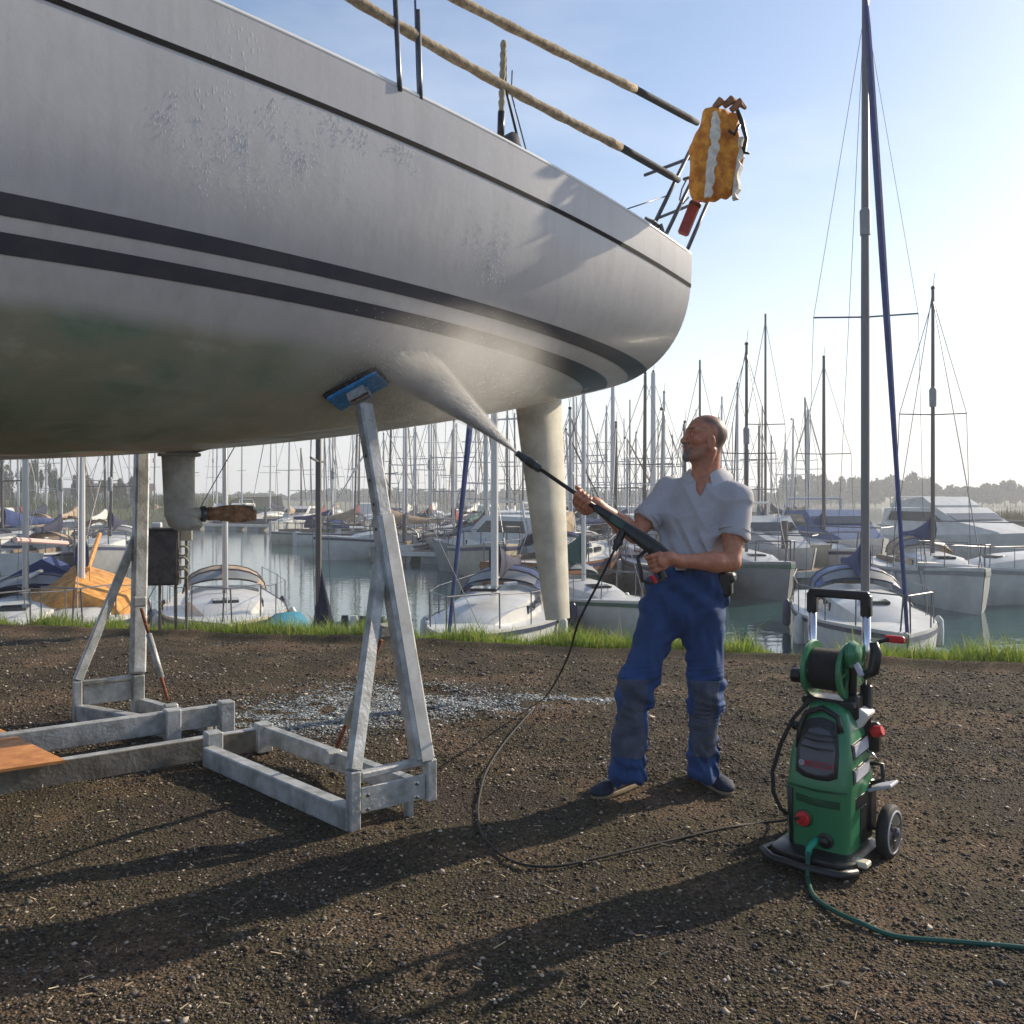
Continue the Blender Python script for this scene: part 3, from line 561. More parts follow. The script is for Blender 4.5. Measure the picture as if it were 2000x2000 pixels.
    tb('stanchion',[A(781,178,1.42),A(779,140,1.42),A(772,0,1.42)],.0125); tb('stanchion',[A(821,196,1.4),A(820,150,1.4),A(816,20,1.4)],.0125)
    tb('genoa_sheet',[A(817,190,1.38),A(815,140,1.38),A(811,0,1.38)],.006,mat('blue sheet rope',(.05,.07,.2),.8))
    return y,A
YACHT,YA=build_yacht()
def build_buoy():
    c=P(1392,300,5.75); lb=thing('horseshoe_buoy','yellow-orange horseshoe buoy in a frayed cover hanging on the yacht stern rail','life buoy',c)
    s=SDF((-.3,-.2,-.42),(.3,.25,.42),.007); px=1778/5.75
    def q(x,y,d=0): return ((x-1392)/px,d,-(y-300)/px)
    s.cone(q(1364,368),q(1371,290),.064,.068,.05); s.cone(q(1370,290),q(1392,230),.066,.06,.03); s.cone(q(1392,228),q(1425,235,.03),.058,.055,.03)
    s.cone(q(1425,235,.03),q(1432,300,.03),.058,.06,.03); s.cone(q(1432,300,.03),q(1418,368,.02),.066,.06,.05); s.cone(q(1396,240,.01),q(1392,370,.01),.055,.06,.05); s.ell(q(1382,385),(.09,.05,.022),.03)
    X,Y,Z=s.full(); s.d+= (.004*np.sin(X*95+Z*9+2*np.sin(Z*9))+.003*np.sin(X*45-Z*38+np.sin(Z*13))).astype(np.float32)
    yel=mat('yellow orange cover cloth',(.72,.3,.025),.75,var=.35,scale=14,bump=.35,bscale=70,col2=(.5,.15,.01),lo=.4,hi=.6)
    sdf_obj(s,'cover',yel,lb)
    wh=mat('bleached white webbing',(.75,.72,.64),.85,var=.25,scale=30,bump=.5)
    mb=MB(); r=random.Random(3); k=20; L_=[];
    pl=[(1392,228),(1392,262),(1388,300),(1382,345),(1378,392)]; wdt=[4,9,10,8,7]
    def ip(t,arr): f=t*(len(arr)-1); i=min(int(f),len(arr)-2); g=f-i; return [a*(1-g)+b*g for a,b in zip(arr[i],arr[i+1])] if hasattr(arr[0],'__len__') else arr[i]*(1-g)+arr[i+1]*g
    secs=[]
    for i in range(k+1):
        t=i/k; x,y=ip(t,pl); wd=ip(t,wdt); jl=r.uniform(-1.5,1.5); jr=r.uniform(-3,3.5); secs.append([q(x-wd+jl,y,-.066),q(x,y,-.085+r.uniform(-.008,.008)),q(x+wd+jr,y,-.072),q(x+wd*.9,y,-.055),q(x-wd*.9,y,-.05)])
    mb.loft(secs); mb.build('torn_webbing',wh,lb)
    mb=MB(); secs=[]
    for i in range(14):
        t=i/13; x=1446-12*t; y=272+118*t; j=r.uniform(-4,4); secs.append([q(x-7,y,-.03),q(x+j,y,-.045),q(x+9+j,y,.0),q(x,y,.03)])
    mb.loft(secs); mb.build('frayed_edge',wh,lb)
    mb=MB(); mb.tube([q(1436,205),q(1447,240,-.02),q(1455,275,-.03),q(1450,300,-.02),q(1462,302,-.02)],[.012,.016,.012,.018,.008],7); mb.tube([q(1440,250,-.05),q(1430,270,-.06),q(1418,262,-.06)],.01,6); mb.build('black_strap',M['black'],lb,True)
    mb=MB(); [mb.tube([q(a_,b_,-.05),q(c_,d_,-.06),q(e_,f_,-.02)],[.02,.028,.012],7) for a_,b_,c_,d_,e_,f_ in((1392,216,1402,206,1414,204),(1424,222,1440,208,1454,214),(1410,214,1424,203,1436,200))]; mb.build('faded_flap',mat('faded red cloth',(.33,.15,.07),.85,var=.4,scale=40,bump=.4),lb)
    mb=MB(); mb.tube([q(1340,352,-.02),q(1330,372,-.03),q(1326,392,-.02),q(1334,398,0),q(1345,385,0)],.005,6); mb.build('hanging_line',M['rope'],lb,True)
    c=P(1347,425,5.9); b=thing('red_pouch','small dark red pouch hanging below the yellow buoy','pouch',c)
    mb=MB(); D_=(P(1334,456,5.9)-P(1360,392,5.9)).normalized(); mb.beam(-D_*.115,D_*.12,.075,.05,up=(0,-1,0),bev=.015); mb.build('pouch_body',mat('dark red pvc',(.33,.035,.025),.5,var=.3,scale=20),b)
    mb=MB(); mb.beam(-D_*.10+Vector((0,-.0,0)),-D_*.075,.079,.054,up=(0,-1,0)); mb.build('pouch_band',M['black'],b)
build_buoy()
# ---------------------------------------------------------------- cradle
def hull_at(px,py):
    best=None
    for s in np.linspace(-2,2.9,160):
        for z in np.linspace(float(hK(s))+.002,float(hS(s)),90):
            q=hw(s,float(hb(s,z)),z); X=1000+F*q.x/q.y; Y=HY-F*(q.z-H)/q.y; d=(X-px)**2+(Y-py)**2
            if best is None or d<best[0]: best=(d,s,z)
    s,z=best[1:]; e=.01; b=float(hb(s,z)); p=hw(s,b,z); ds=hw(s+e,float(hb(s+e,z)),z)-p; dz=hw(s,float(hb(s,z+e)),z+e)-p; n=ds.cross(dz).normalized()
    if n.dot(HN)<0: n=-n
    return p,n
def build_cradle():
    c=thing('boat_cradle','galvanised steel boat cradle with blue padded prop under the yacht','cradle',(-1.4,4.9,0)); g=M['galv']; gd=M['galvdark']; O=c.location
    def bm(name,a,b,w_,h,m=g,up=(0,0,1),parent=c,bev=.006): mb=MB(); mb.beam(Vector(a)-O,Vector(b)-O,w_,h,up,bev); return mb.build(name,m,parent)
    Z=lambda v,z: Vector((v[0],v[1],z))
    A0=(-.672,3.855); A0r=(-.37,4.09); J1=(-1.6,4.80); J2=(-1.42,5.14)
    u=Vector((.8,.6,0))
    # longitudinal beams, channel-shaped: web with two flanges
    def channel(name,a,b,h=.12,w_=.06,z0=.005,m=gd):
        o=bm(name,Z(a,z0+h/2),Z(b,z0+h/2),.012,h,m)
        bm('flange',Z(a,z0+h-.004)+Vector((-.6,.8,0))*w_/2,Z(b,z0+h-.004)+Vector((-.6,.8,0))*w_/2,w_,.009,g,parent=o)
        return o
    channel('long_beam',(-4.2,2.99),(-1.40,5.10)); channel('long_beam',(-4.3,3.6),(-1.73,5.50),z0=.05,m=g)
    # cross arms of near stand
    bm('cross_arm',(A0[0],A0[1],.06),(J1[0],J1[1],.06),.07,.1,g); bm('cross_arm',(A0r[0]-.05,A0r[1]+.02,.1),(J2[0],J2[1],.1),.06,.09,g)
    for q,h in(((-1.60,4.87),.17),((-1.395,5.10),.16),((-1.72,5.47),.2),((-1.98,5.3),.19)): bm('sleeve',Z(q,.0),Z(q,h),.085,.085,g,up=(.8,.6,0))
    # corner post, end plate
    bm('corner_post',(A0[0],A0[1],.0),(A0[0],A0[1],.265),.05,.05,g,up=(.8,.6,0)); bm('corner_post',(A0r[0],A0r[1],.06),(A0r[0],A0r[1],.25),.05,.05,g,up=(.8,.6,0))
    bm('end_plate',(A0[0]+.03,A0[1]+.02,.13),(A0r[0]-.02,A0r[1]-.02,.13),.012,.11,g); bm('top_rail',(A0[0]+.02,A0[1]+.03,.235),(A0r[0]-.02,A0r[1]+.02,.235),.05,.03,g)
    bm('foot',(-.46,4.05,0),(-.46,4.05,.08),.05,.03,g,up=(.8,.6,0))
    for q in((A0[0]+.06,A0[1]+.02,.16),(A0[0]+.06,A0[1]+.02,.10),(A0r[0]-.05,A0r[1]-.06,.16),(A0r[0]-.05,A0r[1]-.06,.1)):
        mb=MB(); mb.lathe([(.011,0),(.011,.01),(.006,.012)],6,Matrix.Rotation(R(90),3,'X'),Vector(q)-O+Vector((0,-.008,0))); mb.build('bolt',M['steel'],c)
    # prop
    hp,hn=hull_at(692,748); top=hp+hn*.1; foot=Vector((A0r[0]-.03,A0r[1],.235))
    post=bm('prop_post',foot,foot.lerp(top,.66),.09,.09,g,up=(.6,-.8,0),bev=.012); bm('inner_tube',foot.lerp(top,.6),foot.lerp(top,.985),.072,.072,g,up=(.6,-.8,0),bev=.01)
    dirp=(top-foot).normalized()
    # seam of the telescoping inner tube and pin holes
    side=Vector((.6,-.8,0)); side=(side-dirp*side.dot(dirp)).normalized(); lat=dirp.cross(side).normalized()
    for t in(.55,.62,.69,.76,.83):
        q=foot.lerp(top,t)+lat*.0445*(1 if lat.x<0 else -1)+side*.0
        mb=MB(); 
        for ax in(lat*(1 if lat.y<0 else -1),): mb.tube([foot.lerp(top,t)+ax*(.043 if t<.66 else .034)-O,foot.lerp(top,t)+ax*(.0465 if t<.66 else .0375)-O],.009,10)
        mb.build('pin_hole',M['black'],post)
    mb=MB(); mb.beam(foot+side*.0445-O,foot.lerp(top,.655)+side*.0455-O,.055,.006,up=side,bev=0); mb.build('face_plate',mat('paler galvanising',(.46,.46,.45),.5,.3,var=.3,scale=8),post)
    # pad: blue board with black rim and bracket
    n=(hn+Vector((0,0,-.25))).normalized(); t1=(HU*.78+Vector((0,0,-.0))) ; t1=(t1-n*t1.dot(n)).normalized(); t2=n.cross(t1).normalized()
    if t2.z<0: t2=-t2
    t1,t2=(t1*.62+t2*.78),(t2*.62-t1*.78); MM=Matrix((t1,t2,n)).transposed(); pc=hp+n*.022-O
    def pm(x,y,z): return pc+t1*x+t2*y+n*z
    mb=MB(); mb.box(pc,(.30,.18,.02),MM,.008); pad=mb.build('pad_rim',M['blackrub'],c)
    mb=MB(); mb.box(pm(0,0,.018),(.28,.16,.018),MM,.006); mb.build('pad_board',mat('blue pad paint',(.012,.26,.65),.5,var=.25,scale=18,bump=.2,col2=(.01,.18,.45)),pad)
    mb=MB(); mb.box(pm(0,0,.045),(.11,.012,.05),MM,.003); mb.box(pm(.0,.04,.045),(.1,.012,.05),MM,.003); mb.box(pm(0,-.04,.045),(.1,.012,.05),MM,.003); mb.build('pad_bracket',g,pad)
    mb=MB(); mb.tube([pm(-.05,0,.06),pm(.05,0,.06)],.011,8); mb.build('pivot_pin',M['steel'],pad)
    # second leg and turnbuckle
    q0=Vector((A0[0]+.0,A0[1]+.0,.26)); q1=foot.lerp(top,.56)+Vector((-.03,.0,-.02)); bm('brace_leg',q0,q1,.06,.05,g,up=(.6,-.8,0))
    bm('hinge_lug',q1+Vector((0,0,-.04)),q1+Vector((0,0,.04)),.09,.07,g,up=(.6,-.8,0))
    def screw(a,b,th=.017):
        a=Vector(a);b=Vector(b); d=b-a
        def tb(n_,l,r,m): mb=MB(); mb.tube([q-O for q in l],r,10); return mb.build(n_,m,c,True)
        tb('screw_tube',[a+d*.28,a+d*.68],th,g); tb('rusty_screw',[a+d*.08,a+d*.28],.011,M['rust']); tb('rusty_screw',[a+d*.68,a+d*.93],.011,M['rust'])
        for p in(a,b): mb=MB(); mb.box(p-O,(.09,.05,.07),Matrix.Rotation(R(38),3,'Z'),.012); mb.build('screw_lug',g,c)
    screw(P(650,1478,4.56),P(752,1232,4.28),.022)
    # far stand
    C0=Vector((-2.75,5.76,0)); C1=Vector((-2.46,5.98,0))
    bm('corner_post',C0,C0+Vector((0,0,.26)),.05,.05,g,up=(.8,.6,0)); bm('corner_post',C1,C1+Vector((0,0,.26)),.09,.07,g,up=(.8,.6,0))
    bm('end_plate',C0+Vector((.03,.02,.16)),C1+Vector((-.03,-.02,.16)),.012,.12,g); bm('top_rail',C0+Vector((.02,.02,.245)),C1+Vector((0,0,.245)),.045,.028,g)
    bm('cross_arm',C0+Vector((.02,0,.06)),Vector((-1.98,5.33,.06)),.07,.1,g); bm('cross_arm',C1+Vector((.04,-.02,.06)),Vector((-1.82,5.46,.06)),.06,.09,g)
    t0=Vector((C1.x,C1.y,.26)); t1_=P(277,880,6.35); bm('prop_post',t0,t1_,.09,.09,g,up=(.6,-.8,0),bev=.012)
    q1=t0.lerp(t1_,.6); bm('brace_leg',C0+Vector((0,0,.26)),q1+Vector((-.03,0,0)),.055,.045,g,up=(.6,-.8,0))
    screw(P(333,1385,5.65),P(272,1175,6.0),.02)
    # props forward, beyond the left edge
    bm('prop_post',Vector((-3.0,2.5,.1)),hw(-2.4,1.1,1.75),.09,.09,g,up=(.6,-.8,0))
    return c
build_cradle()
def ply():
    o=thing('plywood_sheet','orange plywood sheet resting on the cradle beams at the left edge','plywood',(-2.8,4.2,.13))
    z=.137; q=[G(-140,1360,z),G(0,1428,z),G(128,1490,z),G(40,1503,z),G(-140,1530,z)]; q=[p-o.location for p in q]
    mb=MB(); t=Vector((0,0,.014)); k=len(q); mb.add([*q,*[p+t for p in q]],[tuple(range(k)),tuple(range(2*k-1,k-1,-1))]+[(i,k+i,k+(i+1)%k,(i+1)%k) for i in range(k)]); mb.build('panel',M['ply'],o)
ply()
# ================================================================ THE MAN
def build_person():
    O=G(1320,1552); O=Vector((O.x,4.38,0)); man=thing('person','man in light grey polo shirt and blue work trousers aiming a lance at the hull','person',O)
    A=lambda px,py,Y: np.array(P(px,py,Y))
    unit=lambda v: np.array(v,float)/np.linalg.norm(v)
    gunR=A(1292,1080,4.06); gunF=A(1010,885,4.30); ga=unit(gunF-gunR)         # lance axis, rear to nozzle
    # ---------------- skin: head, neck, arms, hands in one surface
    s=SDF((.28,3.85,.95),(1.22,4.62,1.90),.0042)
    hc=A(1376,857,4.40); f=unit((-.965,-.20,.07)); l=unit(np.cross((0,0,1),f)); l=unit(np.cross((0,0,1),f)); u=np.cross(f,l)   # face forward, his left, up
    HM=np.stack([f,l,u],1); hp=lambda x,y,z: hc+f*x+l*y+u*z
    s.ell(hp(-.012,0,.028),(.1,.077,.088),.0,M=HM)
    s.ell(hp(.022,0,-.015),(.068,.066,.088),.02,M=HM)            # face block
    s.ell(hp(.035,0,-.062),(.055,.05,.05),.025,M=HM)             # jaw
    s.ell(hp(.074,0,-.096),(.02,.024,.018),.022,M=HM)            # chin
    s.cone(hp(.0,.055,-.05),hp(.06,.028,-.092),.016,.014,.025); s.cone(hp(.0,-.055,-.05),hp(.06,-.028,-.092),.016,.014,.025)
    for q in(-1,1):
        s.cone(hp(.079,q*.012,.034),hp(.066,q*.046,.03),.011,.011,.014)     # brow
        s.ell(hp(.062,q*.045,-.018),(.024,.02,.017),.02,M=HM)               # cheek
        s.ell(hp(.088,q*.031,.014),(.014,.019,.011),.012,'s',M=HM)          # socket
        s.ell(hp(.069,q*.031,.013),(.0145,.0145,.0145),.003,M=HM)
        s.ell(hp(.098,q*.013,-.026),(.011,.008,.008),.007,M=HM)             # nostril wing
    s.cone(hp(.088,0,.02),hp(.112,0,-.02),.008,.011,.014)                    # nose
    s.ell(hp(.083,0,-.047),(.02,.03,.018),.015,M=HM)                         # mouth mound
    s.cone(hp(.094,-.014,-.047),hp(.094,.014,-.047),.006,.006,.006); s.cone(hp(.092,-.013,-.059),hp(.092,.013,-.059),.0065,.0065,.006)
    s.cone(hp(.102,-.02,-.0535),hp(.102,.02,-.0535),.0028,.0028,.003,'s')
    for q in(-1,1):
        s.cone(hp(.088,q*.02,-.03),hp(.074,q*.036,-.06),.0035,.003,.005,'s'); s.cone(hp(.082,q*.018,.0235),hp(.068,q*.043,.0205),.0042,.0042,.004); s.cone(hp(.083,q*.02,.0045),hp(.07,q*.042,.0055),.0035,.0035,.004)
    for q in(-1,1):                                                          # ears
        EO=f*.016-u*.012; EMx=np.stack([unit(f*.95-l*q*.3),unit(l*q*.95+f*.3),u],1)
        s.ell(hp(-.014,q*.083,-.006)+EO,(.021,.009,.034),.005,M=EMx); s.ell(hp(-.009,q*.094,-.002)+EO,(.011,.007,.02),.004,'s',M=EMx); s.ell(hp(-.006,q*.081,-.034)+EO,(.01,.008,.011),.006,M=EMx)
    nb=A(1378,948,4.42)
    s.cone(hp(-.028,0,-.055),nb,.057,.064,.03); s.cone(hp(.015,.0,-.085),nb+np.array([-.05,-.02,-.0]),.03,.03,.03)       # neck, throat
    s.cone(hp(-.02,.06,-.06),nb+np.array([-.035,-.05,-.01]),.016,.013,.015); s.ell(hp(.03,0,-.135),(.014,.012,.016),.015,M=HM)
    s.cone(nb,A(1372,990,4.42),.08,.12,.03)
    # arms
    Ls,Le,Lw=A(1441,972,4.31),A(1428,1098,4.21),A(1328,1096,4.10); Rs,Re,Rw=A(1303,962,4.50),A(1240,1044,4.40),A(1166,986,4.235)
    def arm(a,b,c,sd):
        s.cone(a,a+(b-a)*.5,.056,.05,.0); s.cone(a+(b-a)*.45,b,.051,.041,.03); s.ell(a+(b-a)*.55,(.05,.05,.06),.03)
        s.cone(b,b+(c-b)*.33,.042,.047,.02); s.cone(b+(c-b)*.33,c,.047,.027,.02)
        s.cone(c-unit(c-b)*.03,c+unit(c-b)*.02,.03,.029,.01,flat=(unit(np.cross(c-b,(0,0,1))),.8))
    arm(Ls,Le,Lw,1); arm(Rs,Re,Rw,-1)
    def hand(mc,axis,front,n_up,r,order,wr,thumb_pts,spread=.0205,cur=(0,48,105,160)):
        pass
    # right hand under and round the lance: angle 0 faces the camera, 90 is above
    camd=unit(np.array([0,-1,0])-ga*np.dot([0,-1,0],ga)); upd=unit(np.cross(ga,camd)); upd=upd if upd[2]>0 else -upd
    def ring(c,ang,r): a=math.radians(ang); return c+camd*r*math.cos(a)+upd*r*math.sin(a)
    rc=A(1140,975,4.19); t0=np.dot(rc-gunR,ga); lc=gunR+ga*t0
    pal=ring(lc,215,.04)
    s.ell(ring(lc,225,.042)-ga*.006,(.047,.018,.036),.012,M=np.stack([ga,unit(ring(lc,225,1)-lc),np.cross(ga,unit(ring(lc,225,1)-lc))],1))
    s.cone(Rw,ring(lc,228,.045)-ga*.03,.028,.026,.015)
    lens=(1.0,1.08,1.02,.86)
    for i in range(4):
        c=lc+ga*(.033-.0215*i); L_=lens[i]; rr=.0098-.0006*(i==3)
        pts=[ring(c,248,.040),ring(c,296,.036),ring(c,350,.033),ring(c,350+44*L_,.029),ring(c,350+80*L_,.026)]
        for a_,b_,ra,rb in zip(pts[:-1],pts[1:],(rr*1.15,rr*1.05,rr,rr*.9),(rr*1.05,rr,rr*.92,rr*.82)): s.cone(a_,b_,ra,rb,.0035)
        s.ell(pts[1],(rr*1.2,)*3,.003)
    for a_,b_,ra,rb in ((ring(lc,205,.042)-ga*.02,ring(lc,165,.036)+ga*.01,.015,.0125),(ring(lc,165,.036)+ga*.01,ring(lc,120,.03)+ga*.038,.0125,.0105),(ring(lc,120,.03)+ga*.038,ring(lc,95,.027)+ga*.06,.0105,.009)): s.cone(a_,b_,ra,rb,.006)
    # left hand round the pistol grip
    gc=A(1284,1098,4.055); gd=unit(A(1296,1128,4.05)-A(1274,1066,4.06)); front=unit(np.array([-1,0,-.15])-gd*np.dot([-1,0,-.15],gd)); cd=unit(np.cross(gd,front)); cd=cd if cd[1]<0 else -cd
    def ring2(c,ang,r): a=math.radians(ang); return c+cd*r*math.cos(a)+front*r*math.sin(a)
    bM=unit(ring2(gc,-40,1)-gc)
    s.ell(ring2(gc,-45,.042)+gd*.0,(.036,.017,.045),.012,M=np.stack([gd,bM,np.cross(gd,bM)],1)); s.cone(Lw,ring2(gc,-62,.062),.028,.027,.015); s.cone(ring2(gc,-62,.06),ring2(gc,-20,.04),.027,.018,.015)
    for i in range(4):
        c=gc+gd*(-.034+.0215*i); rr=.0098-.0006*(i==3)
        pts=[ring2(c,-25,.043),ring2(c,30,.04),ring2(c,78,.036),ring2(c,128,.03),ring2(c,165,.026)]
        if i==0: pts=[ring2(c,-25,.043),ring2(c,25,.045),ring2(c,60,.047),ring2(c,95,.04),ring2(c,125,.03)]
        for a_,b_,ra,rb in zip(pts[:-1],pts[1:],(rr*1.15,rr*1.05,rr,rr*.9),(rr*1.05,rr,rr*.92,rr*.82)): s.cone(a_,b_,ra,rb,.0035)
        s.ell(pts[1],(rr*1.22,)*3,.003)
    for a_,b_,ra,rb in ((ring2(gc,-85,.045)-gd*.015,ring2(gc,-125,.035)-gd*.035,.015,.0125),(ring2(gc,-125,.035)-gd*.035,ring2(gc,-170,.03)-gd*.04,.0125,.0105),(ring2(gc,-170,.03)-gd*.04,ring2(gc,-200,.03)-gd*.04+front*.02,.0105,.009)): s.cone(a_,b_,ra,rb,.006)
    V,Q=s.net()
    # skin material with colour by region
    m=bpy.data.materials.new('skin'); m.use_nodes=True; n=m.node_tree; b=n.nodes['Principled BSDF']; b.inputs['Roughness'].default_value=.48; b.inputs['Subsurface Weight'].default_value=.12; b.inputs['Subsurface Radius'].default_value=(.01,.004,.002); b.inputs['Subsurface Scale'].default_value=.5
    at=n.nodes.new('ShaderNodeAttribute'); at.attribute_name='tint'; nz=n.nodes.new('ShaderNodeTexNoise'); nz.inputs['Scale'].default_value=45; nz.inputs['Detail'].default_value=5; tcn=n.nodes.new('ShaderNodeTexCoord'); n.links.new(tcn.outputs['Object'],nz.inputs['Vector'])
    rr_=n.nodes.new('ShaderNodeValToRGB'); rr_.color_ramp.elements[0].color=(.75,.7,.68,1); rr_.color_ramp.elements[1].color=(1.15,1.08,1.05,1); rr_.color_ramp.elements[0].position=.3; rr_.color_ramp.elements[1].position=.7; n.links.new(nz.outputs[0],rr_.inputs[0])
    mm=n.nodes.new('ShaderNodeMix'); mm.data_type='RGBA'; mm.blend_type='MULTIPLY'; mm.inputs['Factor'].default_value=1; n.links.new(at.outputs['Color'],mm.inputs['A']); n.links.new(rr_.outputs[0],mm.inputs['B']); n.links.new(mm.outputs['Result'],b.inputs['Base Color'])
    bp=n.nodes.new('ShaderNodeBump'); bp.inputs['Strength'].default_value=.25; bp.inputs['Distance'].default_value=.004; n.links.new(nz.outputs[0],bp.inputs['Height']); n.links.new(bp.outputs[0],b.inputs['Normal'])
    o=npmesh('body',V-np.array(O),Q,m,man,True)
    q=(V-hc)@HM; x,y,z=q.T; col=np.tile(np.array([.5,.215,.125]),(len(V),1)); sm=lambda a,b_,v: np.clip((v-a)/(b_-a),0,1)
    def paint(c,w_): col[:]=col*(1-w_[:,None])+np.array(c)*w_[:,None]
    head=(np.linalg.norm(q,axis=1)<.17)
    red=sm(.055,.03,np.linalg.norm(q-np.array([.06,.04,-.02]),axis=1))*.5; paint((.5,.18,.11),red*head)
    hairl=sm(.0,.03,z-(.045+.55*np.maximum(x-.0,0)-.0*x))*sm(.06,.02,x)+sm(.0,.02,-x-.022)*sm(-.075,-.05,z); paint((.1,.075,.065),np.clip(hairl,0,1)*.88*head*(1-.4*sm(.08,.11,z)))
    beard=sm(-.008,.022,-z-.035-.25*np.maximum(.07-x,0))*sm(-.01,.04,x)*(1-sm(.012,.006,np.abs(np.linalg.norm(q-np.array([.095,0,-.053]),axis=1)))); paint((.25,.17,.14),np.clip(beard,0,1)*.5*head*sm(-.135,-.115,z))
    mus=sm(.016,.008,np.abs(z+.038))*sm(.07,.08,x)*sm(.032,.024,np.abs(y)); paint((.2,.16,.14),mus*.7*head)
    eyeb=sm(.007,.003,np.abs(z-.037-.004))*sm(.045,.055,x)*sm(.05,.042,np.abs(y))*sm(.005,.012,np.abs(y)); paint((.09,.055,.04),eyeb*.85*head)
    lips=sm(.009,.005,np.abs(z+.053))*sm(.084,.09,x)*sm(.024,.018,np.abs(y)); paint((.36,.12,.1),lips*.8*head)
    ca=o.data.color_attributes.new('tint','FLOAT_COLOR','POINT'); ca.data.foreach_set('color',np.concatenate([col,np.ones((len(V),1))],1).astype(np.float32).ravel())
    ew=mat('eye',(.7,.68,.64),.15); ei=mat('iris',(.03,.02,.015),.1)
    for qy in(-1,1):
        mb=MB(); c=Vector(hp(.0725,qy*.031,.0125)-np.array(O)); mb.lathe([(.0116*math.sin(R(a)),.0116*math.cos(R(a))) for a in range(10,180,17)],12,None,c); e=mb.build('eye',ew,man,True)
        mb=MB(); mb.lathe([(.0055,0),(.003,.0012)],10,Vector(f).to_track_quat('Z','Y').to_matrix(),c+Vector(f)*.0118); mb.build('iris',ei,e)
    # grey goatee as raised hair
    g=SDF(np.minimum.reduce([hp(0,0,-.15),hp(.13,0,-.02)])-.06,np.maximum.reduce([hp(0,0,-.15),hp(.13,0,-.02)])+.06,.003)
    g.ell(hp(.084,0,-.094),(.022,.024,.026),.005,M=HM); g.cone(hp(.088,.024,-.05),hp(.082,.02,-.09),.006,.009,.01); g.cone(hp(.088,-.024,-.05),hp(.082,-.02,-.09),.006,.009,.01)
    g.ell(hp(.094,0,-.06),(.02,.014,.01),.004,'s',M=HM)
    X,Y,Z=g.full(); g.d+=(.0016*np.sin(X*700+Z*300)*np.sin(Z*650)).astype(np.float32)
    sdf_obj(g,'beard',mat('grey beard hair',(.3,.28,.26),.85,var=.5,scale=150,bump=.6,col2=(.08,.07,.065)),man,True,O)
    # ---------------- polo shirt
    s=SDF((.50,3.98,1.0),(1.28,4.70,1.62),.005)
    ch=A(1368,1000,4.42); wa=A(1352,1085,4.40)
    tf=unit((-.40,-.92,0)); tl=unit((.92,-.40,0)); TM=np.stack([tf,tl,np.array([0,0,1.])],1)
    s.ell(ch+np.array([0,0,.0]),(.125,.178,.17),.0,M=TM); s.ell(A(1362,1040,4.41),(.125,.165,.14),.05,M=TM); s.ell(wa+np.array([0,0,.0]),(.135,.165,.105),.05,M=TM)
    s.cone(A(1385,962,4.43),Ls+np.array([-.01,.0,.008]),.055,.06,.05); s.cone(A(1366,962,4.44),Rs+np.array([.01,0,.004]),.055,.058,.05)
    def sleeve(a,b,t,r0,r1): s.cone(a,a+(b-a)*t,r0,r1,.035)
    sleeve(Ls,Le,.50,.062,.066); sleeve(Rs,Re,.60,.062,.066)
    # cut the cuffs square
    for a,b,t in((Ls,Le,.52),(Rs,Re,.62)):
        dr=unit(b-a); c=a+(b-a)*t; s.cone(c+dr*.105,c+dr*.16,.105,.105,.002,'s')
    # neck opening
    s.cone(nb+np.array([-.005,-.005,.06]),nb+np.array([0,0,.012]),.066,.058,.008,'s'); s.cone(nb+np.array([-.03,-.055,.02]),nb+tf*.105+np.array([0,0,-.055]),.035,.012,.008,'s')
    X,Y,Z=s.full()
    tt=(X-ch[0])*tl[0]+(Y-ch[1])*tl[1]; low=np.clip((ch[2]+.0-Z)/.2,0,1)
    rg=lambda q: -(1-np.abs(np.sin(q)))**1.5
    fold=.018*rg(tt*21+Z*6+1.3*np.sin(Z*11+tt*9))*(.12+low)+.008*rg((tt+.12)*13-Z*15+np.sin(Z*12+tt*8))*np.clip((tt+.2)*4,0,1)+.008*rg((tt-.1)*14+Z*17+np.sin(tt*17))+.006*np.sin(tt*62+Z*14+2*np.sin(Z*11+tt*9))*(.25+low)+.004*np.sin(tt*38-Z*55)*(.6)+.0045*np.sin((tt*.8+Z)*62+np.sin(tt*20)*2)*np.exp(-((Z-wa[2]-.05)/.07)**2)
    s.d+=fold.astype(np.float32)
    shm=mat('light grey heather jersey',(.45,.445,.475),.88,var=.14,scale=160,bump=.12,bscale=260)
    sdf_obj(s,'polo_shirt',shm,man,True,O)
    # collar: two folded leaves round the neck, open at the throat
    mb=MB(); v=[];ff=[]; k=30
    for i in range(k+1):
        a=math.radians(-152+304*i/k); dr=-tf*math.cos(a)*1.0+tl*math.sin(a); r=.082+.01*math.cos(a); op=abs(a)/math.radians(152)
        base=nb+dr*(r-.012)+np.array([0,0,.108-.05*op]); outr=nb+dr*(r+.048)+np.array([0,0,.082-.115*op**1.5])
        v+= [Vector(base-dr*.004-np.array(O)),Vector(base+dr*.006+np.array([0,0,.006])-np.array(O)),Vector(outr+np.array([0,0,.0])+dr*.0-np.array(O)),Vector(outr-dr*.006+np.array([0,0,-.006])-np.array(O))]
    for i in range(k): ff+=[(i*4+j,(i+1)*4+j,(i+1)*4+(j+1)%4,i*4+(j+1)%4) for j in range(4)]
    ff+=[(3,2,1,0),(k*4,k*4+1,k*4+2,k*4+3)]; mb.add(v,ff); mb.build('collar',mat('ribbed grey collar',(.5,.495,.52),.85,bump=.3,bscale=300),man,True,50)
    # placket and buttons
    pt=nb+tf*.118+np.array([0,0,-.062]); mb=MB(); mb.beam(Vector(pt-np.array(O)),Vector(pt+tf*.012+np.array([0,0,-.07])-np.array(O)),.03,.008,up=Vector(tf),bev=.003); mb.build('placket',shm,man)
